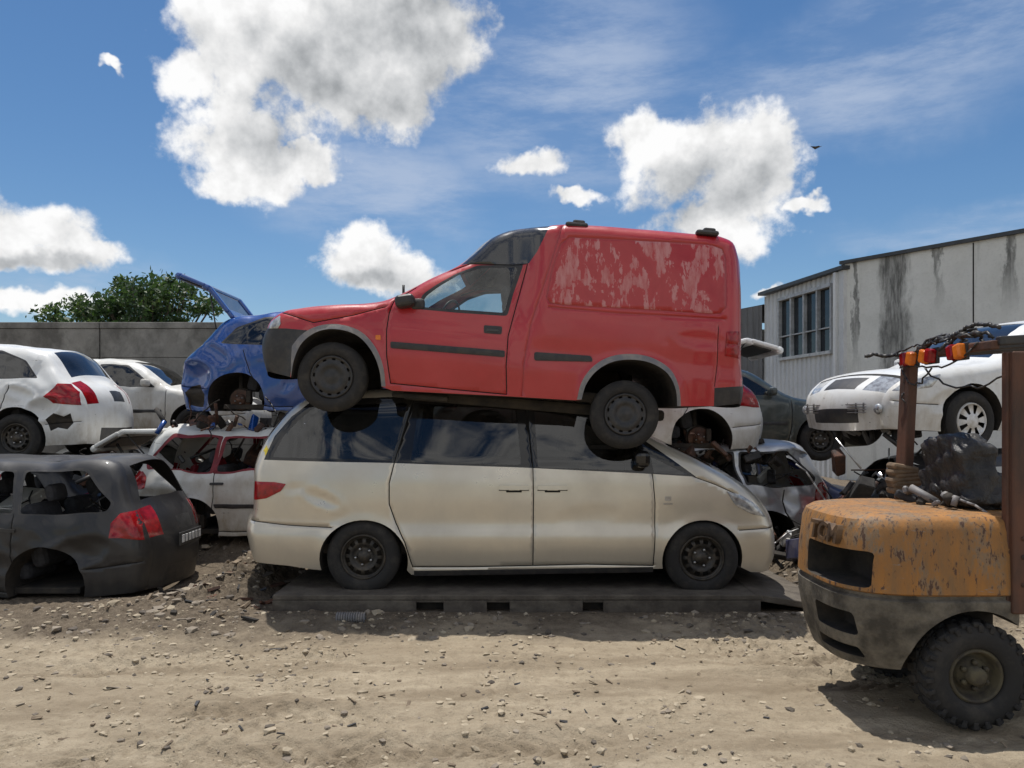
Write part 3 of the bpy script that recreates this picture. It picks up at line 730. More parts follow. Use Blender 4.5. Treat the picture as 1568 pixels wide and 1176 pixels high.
M['forkg']=simple('dusty_counterweight_paint',(.17,.15,.118),.85,0,(.05,.044,.035),6,.35,.60,.7,.02,22)
M['post']=simple('brown_post_paint',(.12,.050,.028),.7,.1,(.05,.03,.022),8,.35,.65,.4,.008,30,(1,1,.3))
M['fwheel']=simple('forklift_rim',(.10,.085,.05),.8,.1,(.04,.033,.028),10)
fe=empty('forklift',(2.5,4.72,0))
def loftfork():
    mb=MB(); secs=[(.27,.10,.36,'forkg'),(.30,.02,.44,'forkg'),(.42,-.02,.50,'forkg'),(.60,-.05,.53,'forkg'),(.70,-.055,.535,'forkg'),(.712,-.03,.515,'forkg'),(.728,-.03,.515,'forkg'),(.74,-.055,.535,'fork'),(.9,-.05,.53,'fork'),(1.08,-.03,.52,'fork'),(1.13,-.01,.505,'fork'),(1.155,.03,.48,'fork'),(1.165,.09,.44,'fork')]
    n=40; V=[];Fc=[];ms=[]
    for z,x0,hy,mt in secs:
        ring=[]; a=.55
        for i in range(n+1):
            th=math.pi/2+math.pi*i/n; cx=abs(math.cos(th))**(2/3.0);sy=abs(math.sin(th))**(2/3.2)*(1 if math.sin(th)>0 else -1)
            ring.append((x0+a-a*cx*1.0,sy*hy,z))
        for k in range(1,10): ring.append((x0+a+1.9*k/9,-hy,z))
        for k in range(9,0,-1): ring.append((x0+a+1.9*k/9,hy,z))
        V+=ring; m=len(ring)
    for j in range(len(secs)-1):
        for i in range(m):
            k=(i+1)%m; Fc.append((j*m+i,j*m+k,(j+1)*m+k,(j+1)*m+i)); ms.append(secs[j+1][3])
    Fc.append(tuple(range(m-1,-1,-1)));ms.append('forkg'); Fc.append(tuple(range((len(secs)-1)*m,len(secs)*m)));ms.append('fork')
    V=[(x-.62,y,z) for x,y,z in V]
    mb.add(V,Fc,ms,True); mb.mi('under'); return mb.obj('counterweight')
cw=loftfork()
me=cw.data; bm=bmesh.new(); bm.from_mesh(me); bmesh.ops.recalc_face_normals(bm,faces=bm.faces[:]); bm.to_mesh(me); bm.free()
def cutter(fn):
    mb=MB(); mb.mi('under'); fn(mb); o=mb.obj('cut')
    bm=bmesh.new(); bm.from_mesh(o.data); bmesh.ops.recalc_face_normals(bm,faces=bm.faces[:]); bm.to_mesh(o.data); bm.free(); return o
cuts=[cutter(lambda mb:lathe(mb,[(.001,-.9),(.345,-.9),(.36,-.3),(.001,-.3)],'under',48,T=Matrix.Translation((.02,0,.30)))),
 cutter(lambda mb:lathe(mb,[(.001,.9),(.345,.9),(.36,.3),(.001,.3)],'under',48,T=Matrix.Translation((.02,0,.30)))),
 cutter(lambda mb:box(mb,(1.0,0,.4),(1.5,1.6,.62),'under',0)),
 cutter(lambda mb:box(mb,(-.62,-.20,.86),(.42,.52,.20),'under',.02)),
 cutter(lambda mb:box(mb,(-.64,-.22,.545),(.30,.34,.13),'under',.02)),
 cutter(lambda mb:box(mb,(-.62,-.2,.38),(.30,.34,.06),'under',.01))]
for cu in cuts:
    md=cw.modifiers.new('b','BOOLEAN'); md.object=cu; md.operation='DIFFERENCE'; md.solver='EXACT'
    try: md.material_mode='TRANSFER'
    except Exception: pass
dg=bpy.context.evaluated_depsgraph_get(); newme=bpy.data.meshes.new_from_object(cw.evaluated_get(dg))
cw.modifiers.clear(); cw.data=newme
for cu in cuts: bpy.data.objects.remove(cu,do_unlink=True)
md=cw.modifiers.new('bev','BEVEL'); md.width=.012; md.segments=2; md.limit_method='ANGLE'; md.angle_limit=math.radians(50)
cw.parent=fe
for p in cw.data.polygons: p.use_smooth=True
try: cw.data.set_sharp_from_angle(angle=math.radians(35))
except Exception as ex: print(ex)
for sd in (-1,1): wheel('steer_wheel',fe,(.03,sd*.43,.292),.285,.19,'fork',sd,chunky=True,rim=.15)
mb=MB()
def beam(mb,p,q,w,d,mat,bev=.008):
    p=Vector(p);q=Vector(q);L=(q-p).length; Q=(q-p).to_track_quat('Z','Y').to_matrix().to_4x4()
    box(mb,(p+q)/2,(w,d,L),mat,bev,Q)
box(mb,(.255,-.525,1.35),(.11,.06,1.42),'post',.01); box(mb,(.20,-.50,1.35),(.03,.05,1.42),'post',.008)
for zz in (.8,.95,1.05): tube(mb,(.255,-.56,zz),(.255,-.53,zz),.014,'rust',6)
beam(mb,(.10,.43,1.12),(.15,.43,2.10),.125,.06,'post'); 
beam(mb,(.14,-.5,2.10),(.13,.46,2.11),.05,.05,'post')
for y in (-.5,-.1,.2,.43): beam(mb,(.15,y,2.12),(1.6,y,2.2),.045,.05,'trim')
box(mb,(1.9,0,2.19),(.08,1.05,.06),'trim',.01)
for sd in (-1,1): beam(mb,(2.2,sd*.5,1.0),(1.6,sd*.48,2.18),.07,.07,'post')
mb.obj('overhead_guard',fe)
mb=MB()
for y,mt in ((.37,'tail'),(.29,'amber'),(-.18,'tail'),(-.25,'amber'),(.13,'amber'),(.06,'tail')):
    box(mb,(.085,y,2.085),(.05,.066,.085),mt,.012,Matrix.Rotation(R.uniform(-.3,.3),4,'X'))
    box(mb,(.115,y,2.085),(.02,.08,.1),'trim',.005)
mb.obj('lamps',fe)
mb=MB()
def wire(a,b,sag,n=14,j=.012,r=.006):
    a=Vector(a);b=Vector(b);P=[]
    for i in range(n+1):
        s=i/n; p=a.lerp(b,s); p.z-=sag*4*s*(1-s); p+=Vector([R.uniform(-j,j) for _ in range(3)]); P.append(p)
    polytube(mb,P,r,'trim',5)
wire((.1,.42,2.1),(.1,-.4,2.12),.10); wire((.1,.3,2.12),(.12,-.3,2.16),-.05); wire((.08,.43,2.08),(.1,.1,2.0),.12); wire((.08,.1,2.0),(.3,-.45,2.0),.12); wire((.05,.55,2.11),(.1,0,2.16),-.02)
wire((.1,.4,2.12),(-.15,.44,2.12),.0,8,r=.012); wire((.12,-.1,2.15),(.2,-.45,2.2),-.06,r=.012); wire((.1,.2,2.14),(.14,-.35,2.17),-.03,r=.016); wire((.1,.45,2.05),(.12,.40,1.7),0,r=.005,j=.02)
for i in range(5): wire((.1,R.uniform(-.4,.3),2.13),(.2,R.uniform(-.45,.3),2.16),-.05,10,.03,.009)
mb.obj('cables',fe)
mb=MB()
for i in range(7): box(mb,(.10+R.uniform(-.01,.01),.42,1.22+i*.025),(.17+R.uniform(-.01,.03),.12,.045),'rag',.02,Matrix.Rotation(R.uniform(-.2,.2),4,'Y'))
mb.obj('rag_wrap',fe)
mb=MB(); box(mb,(.42,.02,1.24),(.5,.52,.16),'fab',.06,seg=3)
bm=bmesh.new(); bmesh.ops.create_cube(bm,size=1); bmesh.ops.subdivide_edges(bm,edges=bm.edges[:],cuts=11,use_grid_fill=True)
V=[]
for v in bm.verts:
    p=v.co*2; q=(abs(p.x)**6+abs(p.y)**6+abs(p.z)**6)**(1/6.); p=p/q*max(abs(p.x),abs(p.y),abs(p.z))
    w=1+.25*max(0,-p.z); k=.012*(math.sin(p.z*9+p.y*4)+math.sin(p.y*13-p.z*6+p.x*5)*.7+abs(math.sin(p.z*5-p.y*7)))
    V.append((.24+p.x*(.105+k)*w-p.z*.02,.02+p.y*(.235+k)*w*(1-.06*max(0,p.z)),1.37+p.z*(.215)+k))
bm.verts.index_update(); mb.add(V,[[v.index for v in f.verts] for f in bm.faces],'seatv',True); bm.free()
junk(mb,(.22,.02,1.21),(.2,.25,.04),40,('fab','seatv','under','gtrim'),(.05,.14))
mb.obj('seat',fe)
mb=MB()
box(mb,(1.45,0,.62),(.9,.9,.5),'fork',.05); box(mb,(1.75,0,.9),(.2,.95,.5),'fork',.03)
for y in (-.3,.3):
    box(mb,(2.15,y,1.25),(.12,.09,2.2),'post',.01); box(mb,(2.75,y,.12),(1.1,.12,.04),'rust',.01)
box(mb,(2.15,0,2.2),(.1,.7,.1),'post',.01)
tube(mb,(1.2,0,1.1),(1.05,0,1.5),.02,'trim')
mb.obj('chassis_and_mast',fe)
for sd in (-1,1): wheel('drive_wheel',fe,(1.6,sd*.46,.34),.335,.2,'fork',sd,chunky=True,rim=.19)
cu=bpy.data.curves.new('letters','FONT'); cu.body='TCM'; cu.size=.15; cu.extrude=.018; cu.shear=.3; cu.offset=.004
lo=bpy.data.objects.new('letters',cu); sc.collection.objects.link(lo)
dg=bpy.context.evaluated_depsgraph_get(); lm=bpy.data.meshes.new_from_object(lo.evaluated_get(dg)); bpy.data.objects.remove(lo,do_unlink=True)
M['rubbed']=simple('rubbed_letter_paint',(.07,.045,.03),.7,0,(.16,.09,.04),10); lm.materials.append(M['rubbed'])
lo=bpy.data.objects.new('raised_letters',lm); sc.collection.objects.link(lo); lo.parent=fe
lo.location=(-.672,.0,.985); lo.rotation_euler=(math.radians(90),0,math.radians(-84))

# ------------------------------------------------------------------ ground
def vn(x,y,sd):
    xi=np.floor(x).astype(np.int64);yi=np.floor(y).astype(np.int64);fx=x-xi;fy=y-yi
    fx=fx*fx*(3-2*fx);fy=fy*fy*(3-2*fy)
    def h(a,b):
        k=(a*374761393+b*668265263+sd*144269)&0xffffffff; k=((k^(k>>13))*1274126177)&0xffffffff; return ((k^(k>>16))&0xffff)/65535.
    return (h(xi,yi)*(1-fx)+h(xi+1,yi)*fx)*(1-fy)+(h(xi,yi+1)*(1-fx)+h(xi+1,yi+1)*fx)*fy
def fb(x,y,sd,o=4):
    s=0;a=.5
    for i in range(o): s=s+a*vn(x*2**i,y*2**i,sd+i*7); a*=.5
    return s
def sst(a,b,x): t=np.clip((x-a)/(b-a),0,1); return t*t*(3-2*t)
RUTS=((4.75,.10,.17,0),(3.95,.07,.15,1.),(3.1,.22,.16,2.),(5.35,.05,.13,3),(4.35,-.06,.12,4))
def H(x,y):
    x=np.asarray(x,float);y=np.asarray(y,float)
    h=(fb(x*.8,y*.8,1,3)-.45)*.05+(fb(x*5,y*5,3,4)-.45)*.036
    rough=np.clip(fb(x*1.1,y*1.4,9,3)*2.8-.80,0,1)
    cl=np.abs(fb(x*14,y*14,21,2)-.38); h=h+rough*np.clip(cl-.04,0,1)*.17
    fine=np.abs(fb(x*26,y*26,77,2)-.4); h=h+fine*.020
    for a,b,w,ph in RUTS:
        d=y-(a+b*x+.05*np.sin(x*.8+ph)); m=np.exp(-(d/w)**2)*sst(.34,.52,fb(x*.7,y*.7,int(50+ph),2))
        h=h-.036*m+.020*np.exp(-((np.abs(d)-w*1.5)/.06)**2)*sst(.34,.52,fb(x*.7,y*.7,int(50+ph),2))+m*.012*np.tanh(3*np.sin((x*.9+np.abs(d)*1.3)*48))
    for a in (-3.1,-2.55,-1.25):
        d=(x-(a+.6*(y-3.2))); m=np.exp(-(d/.15)**4)*sst(4.5,3.8,y); h=h-.034*m+m*.016*np.tanh(3*np.sin((y+np.abs(d))*44))
    rb=fb(x*6,y*6,31,4); rb2=np.abs(fb(x*16,y*16,41,3)-.42)
    m1=np.exp(-((x+2.62)/.5)**2)*sst(6.5,8.0,y)*(.17); m1b=np.exp(-((x+2.6)/1.6)**4)*sst(5.9,6.6,y)*.055
    m2=sst(2.35,3.1,x)*sst(6.9,8.2,y)*.22
    m3=sst(8.9,10.,y)*.25*(1-sst(20,25,y))
    bank=np.maximum(np.maximum(m1,m2),m3)+m1b
    h=h+bank*(.6+.8*rb)+sst(.02,.12,bank)*(rb2-.1)*.24
    slab=sst(-2.6,-2.2,x)*sst(3.1,2.6,x)*sst(6.45,6.75,y)*sst(9.1,8.9,y)
    h=h*(1-slab)+slab*(h*.2-.01)
    edge=np.exp(-((y-6.45)/.3)**2)*.035; h=h+edge*(.3+rb)
    dk=sst(-2.9,-3.2,x)*sst(7.0,7.4,y)*sst(9.2,8.8,y); h=h*(1-dk)+dk*.0
    far=sst(25,45,y)+sst(15,30,np.abs(x)); h=h*(1-np.clip(far,0,1))
    fk=np.exp(-(((x-2.5)/.5)**2+((y-4.4)/.5)**2)); return h*(1-.8*fk)
def axis(a,b,fine,lo,hi):
    c=list(np.arange(a,b,fine)); s=fine; x=a; L=[]
    while x>lo: s*=1.25; x-=s; L.append(x)
    L=L[::-1]; s=fine;x=c[-1];Rr=[]
    while x<hi: s*=1.25;x+=s;Rr.append(x)
    return np.array(L+c+Rr)
xs=axis(-5.2,5.2,.016,-900,900); ys=axis(1.9,8.0,.016,-300,1500)
GX,GY=np.meshgrid(xs,ys); GZ=H(GX,GY)
nx,ny=len(xs),len(ys)
V=np.stack([GX.ravel(),GY.ravel(),GZ.ravel()],1)
I=np.arange(nx*ny).reshape(ny,nx); Fq=np.stack([I[:-1,:-1].ravel(),I[:-1,1:].ravel(),I[1:,1:].ravel(),I[1:,:-1].ravel()],1)
me=bpy.data.meshes.new('ground'); me.vertices.add(len(V)); me.vertices.foreach_set('co',V.ravel()); me.loops.add(len(Fq)*4); me.loops.foreach_set('vertex_index',Fq.ravel())
me.polygons.add(len(Fq)); me.polygons.foreach_set('loop_start',np.arange(len(Fq))*4); me.polygons.foreach_set('use_smooth',np.ones(len(Fq),bool)); me.update(calc_edges=True)
def groundmat():
    m,n,l,b=nm('dusty_ground'); c=coord(n)
    sx=n.new('ShaderNodeSeparateXYZ'); l.new(c,sx.inputs[0])
    n1=noise(n,l,c,1.3,6,.6); n2=noise(n,l,c,11,8,.7); n3=noise(n,l,c,60,6,.7); n5=noise(n,l,c,3.0,6,.7,(.5,2.2,1)); n6=noise(n,l,c,.9,4,.6,(.5,1.3,1))
    pale=mixc(n,l,mrange(n,l,n5,.35,.65),(.435,.365,.265),(.33,.272,.193))
    pale=mixc(n,l,mrange(n,l,n2,.48,.70,0,.75),pale,(.225,.18,.125))
    pale=mixc(n,l,mrange(n,l,n3,.55,.70,0,.55),pale,(.155,.125,.09))
    pale=mixc(n,l,mrange(n,l,n6,.46,.60,0,.45),pale,(.245,.195,.135))
    for a,bb,w,ph in RUTS[:4]:
        d=mth(n,l,'SUBTRACT',sx.outputs[1],mth(n,l,'ADD',mth(n,l,'MULTIPLY',sx.outputs[0],bb),a)); d=mth(n,l,'ABSOLUTE',mth(n,l,'ADD',d,mth(n,l,'MULTIPLY',mth(n,l,'SUBTRACT',n1,.5),.3)))
        pale=mixc(n,l,mth(n,l,'MULTIPLY',mrange(n,l,d,w*.5,w*1.3,.6,0,True),mrange(n,l,n5,.3,.6)),pale,(.225,.178,.122))
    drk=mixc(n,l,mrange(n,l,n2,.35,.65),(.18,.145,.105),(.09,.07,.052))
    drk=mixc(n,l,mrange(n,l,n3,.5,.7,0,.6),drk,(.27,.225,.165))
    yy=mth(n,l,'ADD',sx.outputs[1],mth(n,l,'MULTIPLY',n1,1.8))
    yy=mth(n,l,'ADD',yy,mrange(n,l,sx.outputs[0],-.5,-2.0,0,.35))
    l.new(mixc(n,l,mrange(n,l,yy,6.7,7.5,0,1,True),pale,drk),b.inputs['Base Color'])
    b.inputs['Roughness'].default_value=.95; b.inputs['Specular IOR Level'].default_value=.15
    bump(n,l,mth(n,l,'ADD',n2,mth(n,l,'MULTIPLY',n3,.6)),1.0,.025,b); return m
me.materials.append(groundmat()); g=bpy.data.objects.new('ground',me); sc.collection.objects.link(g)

ico=bmesh.new(); bmesh.ops.create_icosphere(ico,subdivisions=1,radius=1); ico.verts.index_update()
IV=np.array([v.co[:] for v in ico.verts]); IF=[[v.index for v in f.verts] for f in ico.faces]; ico.free()
def stones(name,N,xr,yr,smin,smax,mats,pw=2.5,zf=.6,filt=None):
    mb=MB(); x=rng.uniform(*xr,N);y=rng.uniform(*yr,N)
    if filt is not None: k=filt(x,y); x=x[k];y=y[k]
    z=H(x,y); s=smin+(smax-smin)*rng.random(len(x))**pw
    for i in range(len(x)):
        v=IV*(1+rng.uniform(-.35,.35,(len(IV),1)))
        v=v*np.array([rng.uniform(.7,1.4),rng.uniform(.6,1.1),zf*rng.uniform(.6,1.1)])*s[i]
        a=rng.uniform(0,6.28);ca,sa=math.cos(a),math.sin(a)
        v=np.stack([v[:,0]*ca-v[:,1]*sa+x[i],v[:,0]*sa+v[:,1]*ca+y[i],v[:,2]+z[i]+s[i]*zf*.1],1)
        mb.add(v,IF,mats[rng.integers(len(mats))],False)
    return mb.obj(name)
M['st1']=simple('stone_grey',(.26,.22,.17),.9,0,(.17,.14,.11),5); M['st2']=simple('stone_dark',(.12,.10,.078),.9,0,(.07,.058,.048),5); M['st3']=simple('clod_pale',(.41,.345,.25),.95,0,(.29,.24,.17),6)
clump=lambda x,y:(fb(x*1.1,y*1.4,9,3)*2.8-.60)>rng.random(len(x))
stones('gravel',14000,(-4.5,4.8),(2.2,6.6),.003,.028,['st1','st3','st3','st3','st3','st3','st2'],4,.7,clump)
bankf=lambda x,y:((H(x,y)>.07)|((y<7.2)&(y>5.9)&(rng.random(len(x))<.4)))&~((x>-2.2)&(x<2.5)&(y>6.75))
stones('rubble',4600,(-4.2,4.6),(5.9,10.5),.008,.050,['st1','st2','st1','st3'],3.2,.7,bankf)
mb=MB()
M['chip']=simple('bark_chips',(.22,.17,.115),.9,0,(.11,.08,.055),10); M['scr']=simple('scrap_plastic',(.03,.03,.032),.6)
for i in range(520):
    x=rng.uniform(-4.5,4.5);y=rng.uniform(2.3,7.2)
    if x>-2.1 and x<2.6 and y>6.6: continue
    z=float(H(x,y)); L=rng.uniform(.015,.06)*(1 if rng.random()<.92 else 2.0)
    T=Matrix.Rotation(rng.uniform(0,6.28),4,'Z')@Matrix.Rotation(rng.uniform(-.35,.35),4,'Y')@Matrix.Rotation(rng.uniform(-.5,.5),4,'X')
    box(mb,(x,y,z+.006),(L,rng.uniform(.005,.02),rng.uniform(.002,.008)),['chip','chip','chip','scr','st1','st3'][rng.integers(6)],0,T,1,L*.08)
for i in range(170):
    k=rng.random()<.6
    x=rng.uniform(-3.4,-2.1) if k else rng.uniform(2.5,3.6);y=rng.uniform(6.3,8.8) if k else rng.uniform(7.2,9.5); z=float(H(x,y))
    T=Matrix.Rotation(rng.uniform(0,6.28),4,'Z')@Matrix.Rotation(rng.uniform(-.4,.4),4,'Y')@Matrix.Rotation(rng.uniform(-.6,.6),4,'X')
    box(mb,(x,y,z+.01),(rng.uniform(.04,.2),rng.uniform(.01,.06),rng.uniform(.005,.025)),['chip','scr','rust','st2','under','st1'][rng.integers(6)],0,T)
mb.obj('scattered_debris')
te=empty('loose_tyre',(3.22,8.15,.36)); w=wheel('tyre',te,(0,0,0),.27,.18,'none'); w.rotation_euler=(1.25,.2,.3)
mb=MB(); 
for i in range(12): lathe(mb,[(.04,0),(.05,.008),(.04,.016)],'gtrim',14,T=Matrix.Translation((-1.42+i*.02,6.33,float(H(-1.3,6.33))+.03))@Matrix.Rotation(math.pi/2,4,'Z'))
mb.obj('ribbed_hose')

M['deck']=simple('muddy_steel_deck',(.075,.062,.05),.85,.1,(.14,.12,.095),5,.4,.65,.6,.02,25)
de=empty('steel_deck',(0,0,0)); mb=MB()
y0=6.76
box(mb,(.05,7.85,.125),(4.3,2.16,.05),'deck',.012)
xsl=[-2.1,-.84,-.6,-.22,-.02,.62,.80,2.18]
for a,b in ((xsl[0],xsl[1]),(xsl[2],xsl[3]),(xsl[4],xsl[5]),(xsl[6],xsl[7])): box(mb,((a+b)/2,y0+.03,.04),(b-a,.04,.12),'deck',.006)
box(mb,(.04,y0+.16,.03),(4.2,.03,.13),'under',.0); box(mb,(.04,y0+.045,-.015),(4.24,.035,.03),'deck',.004); box(mb,(.04,y0+.035,.092),(4.24,.03,.02),'deck',.003)
box(mb,(.05,8.9,.05),(4.3,.04,.12),'deck',.0)
T=Matrix.Rotation(math.radians(9),4,'Y'); box(mb,(2.5,7.75,.07),(.75,1.95,.06),'deck',.01,T)
mb.obj('deck',de)

# ------------------------------------------------------------------ boundary wall, buildings
def wallmat(name,c1,c2,streak,sc_=1.,thr=(.5,.7),vs=(2.2,2.2,.18)):
    m,n,l,b=nm(name); c=coord(n)
    n1=noise(n,l,c,1.2*sc_,8,.65); n2=noise(n,l,c,2.4*sc_,6,.7,vs); n3=noise(n,l,c,18,5,.6)
    col=mixc(n,l,mrange(n,l,n1,.35,.65),c1,c2); col=mixc(n,l,mrange(n,l,n2,*thr,0,.85),col,streak); col=mixc(n,l,mrange(n,l,n3,.5,.8,0,.3),col,streak)
    l.new(col,b.inputs['Base Color']); b.inputs['Roughness'].default_value=.9; bump(n,l,n3,.3,.02,b); return m
M['cwall']=wallmat('weathered_concrete',(.17,.16,.145),(.25,.24,.22),(.085,.08,.072),.8,(.44,.66),(1,1,.7))
M['bwall']=wallmat('painted_concrete_panel',(.66,.66,.62),(.56,.56,.52),(.34,.34,.31),.8,(.56,.8))
M['clad']=wallmat('painted_cladding',(.62,.63,.62),(.54,.55,.55),(.3,.3,.29),.8,(.56,.8))
M['cladd']=wallmat('grey_cladding',(.17,.17,.17),(.13,.13,.13),(.08,.08,.08))
M['flash']=simple('dark_flashing',(.04,.045,.05),.5)
M['wframe']=simple('window_frame',(.45,.46,.46),.5)
M['glassb']=simple('dark_window_glass',(.015,.02,.025),.04,0,(.03,.035,.04),3,bs=.02)
we=empty('concrete_wall',(0,0,0)); mb=MB(); x=-26
# tilt-up concrete panels with block courses scribed in and a capping course
while x<3:
    for k in range(6):
        box(mb,(x+1.49,15.1,.33+.565*k),(2.97,.16,.557),'cwall',.008)
    box(mb,(x+1.49,15.1,3.50),(2.985,.20,.12),'cwall',.012)
    box(mb,(x+1.5,15.12,1.75),(3.0,.12,3.4),'cwall',0); x+=3.0
mb.obj('panels',we)
be=empty('warehouse_building',(0,0,0))
def wallseg(mb,p,q,z0,z1,mat,th=.2,zq=None,off=0.):
    p=Vector((*p,0));q=Vector((*q,0));d=(q-p).normalized();nn=Vector((-d.y,d.x,0))
    zq=z1 if zq is None else zq
    V=[]
    for s in (0,1):
        o=nn*(off if s==0 else off-th); V+= [p+o+Vector((0,0,z0)),q+o+Vector((0,0,z0)),q+o+Vector((0,0,zq)),p+o+Vector((0,0,z1))]
    mb.add(V,[(0,1,2,3),(7,6,5,4),(0,4,5,1),(1,5,6,2),(2,6,7,3),(3,7,4,0)],mat,False)
def corr(mb,p,q,z0,z1,mat,pitch=.2,dep=.03,zq=None,holes=()):
    p=Vector((*p,0));q=Vector((*q,0));L=(q-p).length;d=(q-p)/L;nn=Vector((-d.y,d.x,0)); zq=z1 if zq is None else zq
    S=[];x=0
    while x<L:
        for a,h in ((0,0),(.45,0),(.55,1),(.9,1)):
            if x+a*pitch<L: S.append((x+a*pitch,h))
        x+=pitch
    S.append((L,0))
    for i in range(len(S)-1):
        (a,ha),(b,hb)=S[i],S[i+1]; mid=(a+b)/2; spans=[(z0,None)]
        for (h0,h1,hz0,hz1) in holes:
            if h0<mid<h1: spans=[(z0,hz0),(hz1,None)]
        for s0,s1 in spans:
            A=p+d*a+nn*dep*ha;B=p+d*b+nn*dep*hb; ta=z1+(zq-z1)*a/L;tb=z1+(zq-z1)*b/L
            mb.add([A+Vector((0,0,s0)),B+Vector((0,0,s0)),B+Vector((0,0,tb if s1 is None else s1)),A+Vector((0,0,ta if s1 is None else s1))],[(0,1,2,3)],mat,False)
mb=MB()
Apt=(8.05,18.7); Aq=(14.6,9.55); Bq=(7.38,22.6)
wallseg(mb,Apt,Aq,0,5.42,'bwall',-.2,5.52)
dA=(Vector((*Aq,0))-Vector((*Apt,0))).normalized()
mb.obj('concrete_walls',be)
nA=Vector((-dA.y,dA.x,0)); 
if nA.dot(Vector((-8,-18,0)))<0: nA=-nA
mb=MB()
def onA(s,off): v=Vector((*Apt,0))+dA*s+nA*off; return v
def quadA(s0,s1,z0,z1,off,mat,th=.04):
    a=onA(s0,off);b=onA(s1,off);a2=onA(s0,off-th);b2=onA(s1,off-th)
    V=[a+Vector((0,0,z0)),b+Vector((0,0,z0)),b+Vector((0,0,z1)),a+Vector((0,0,z1)),a2+Vector((0,0,z0)),b2+Vector((0,0,z0)),b2+Vector((0,0,z1)),a2+Vector((0,0,z1))]
    mb.add(V,[(0,1,2,3),(4,7,6,5),(0,4,5,1),(1,5,6,2),(2,6,7,3),(3,7,4,0)],mat,False)
quadA(-.1,11.3,5.42,5.50,.08,'flash',.3)
for s in (2.9,5.8,8.7): quadA(s,s+.025,0,5.4,.006,'seam',.02)
mb.obj('parapet_and_joints',be)
mb=MB()
Lb=(Vector(Bq)-Vector(Apt)).length
corr(mb,Apt,Bq,0,5.30,'clad',.22,-.035,5.25,holes=[(.55,3.05,3.35,5.0)])
dB=(Vector((*Bq,0))-Vector((*Apt,0))).normalized(); nB=Vector((-dB.y,dB.x,0))
if nB.dot(Vector((-8,-18,0)))<0: nB=-nB
def onB(s,off,z): return Vector((*Apt,0))+dB*s+nB*off+Vector((0,0,z))
def barB(s0,s1,z0,z1,o0,o1,mat):
    V=[onB(s,o,z) for s,o,z in ((s0,o0,z0),(s1,o0,z0),(s1,o0,z1),(s0,o0,z1),(s0,o1,z0),(s1,o1,z0),(s1,o1,z1),(s0,o1,z1))]
    mb.add(V,[(0,1,2,3),(4,7,6,5),(0,4,5,1),(1,5,6,2),(2,6,7,3),(3,7,4,0)],mat,False)
barB(-.12,Lb+.1,5.28,5.37,-.3,.16,'flash'); barB(-.05,.16,0,5.27,-.1,.07,'clad')
barB(.16,.26,0,5.25,.05,.15,'clad')
mb.obj('cladding',be)
mb=MB()
barB(.5,3.1,3.30,3.38,-.05,.08,'wframe'); barB(.5,3.1,4.97,5.05,-.05,.08,'wframe')
for s in (.5,1.12,1.75,2.4,3.04): barB(s,s+.06,3.38,4.97,-.05,.055,'wframe')
for s in (.56,1.18,1.81,2.46): barB(s,s+.58,3.95,3.98,-.04,.03,'wframe')
barB(.52,3.08,3.32,5.03,-.10,-.06,'glassb')
mb.obj('window',be)
mb=MB(); corr(mb,(7.31,22.6),(5.6,25.5),0,5.0,'cladd',.22,.03,4.9)
V=[(8.12,18.7,5.4),(14.6,9.55,5.45),(24,16,6.1),(17,27,6.1)]; mb.add(V,[(0,1,2,3)],'clad',False)
V=[(8.12,18.7,5.29),(7.42,22.6,5.29),(13,26,6.0),(17,22,6.0)]; mb.add(V,[(0,3,2,1)],'clad',False)
V=[(7.35,22.6,5.02),(5.6,25.5,4.92),(12,30,5.3),(13,26,5.3)]; mb.add(V,[(0,1,2,3)],'cladd',False)
for a,b in (((14.6,9.55),(24,16)),((24,16),(17,27)),((17,27),(12,30)),((12,30),(5.6,25.5))): wallseg(mb,a,b,0,4.9,'clad')
mb.obj('roof_and_rear_walls',be)
def streakmat():
    m=M['bwall']; n=m.node_tree.nodes;l=m.node_tree.links;b=n['Principled BSDF']; c=coord(n)
    v=n.new('ShaderNodeVectorMath');v.operation='DOT_PRODUCT'; l.new(c,v.inputs[0]); v.inputs[1].default_value=tuple(dA)
    s0=Vector((*Apt,0)).dot(dA); sep=n.new('ShaderNodeSeparateXYZ'); l.new(c,sep.inputs[0])
    s=mth(n,l,'SUBTRACT',v.outputs['Value'],s0)
    nz=noise(n,l,c,3,8,.7,(1,1,.35)); s2=mth(n,l,'ADD',s,mth(n,l,'MULTIPLY',mth(n,l,'SUBTRACT',nz,.5),.8))
    res=None
    for cen,w,zl in ((1.25,.42,1.8),(3.6,.16,4.2),(5.1,.15,4.0),(2.2,.10,4.4),(.25,.10,3.2)):
        d=mth(n,l,'ABSOLUTE',mth(n,l,'SUBTRACT',s2,cen)); f=mrange(n,l,d,w*.4,w,1,0,True)
        zf=mrange(n,l,sep.outputs[2],zl-.6,zl+1.0,0,1,True); f=mth(n,l,'MULTIPLY',f,zf); f=mth(n,l,'MULTIPLY',f,mrange(n,l,noise(n,l,c,6,6,.7,(2,2,.3)),.3,.6,.35,1))
        res=f if res is None else mth(n,l,'MAXIMUM',res,f)
    old=b.inputs['Base Color'].links[0].from_socket
    l.new(mixc(n,l,mth(n,l,'MULTIPLY',res,.88),old,(.06,.06,.055)),b.inputs['Base Color'])
streakmat()

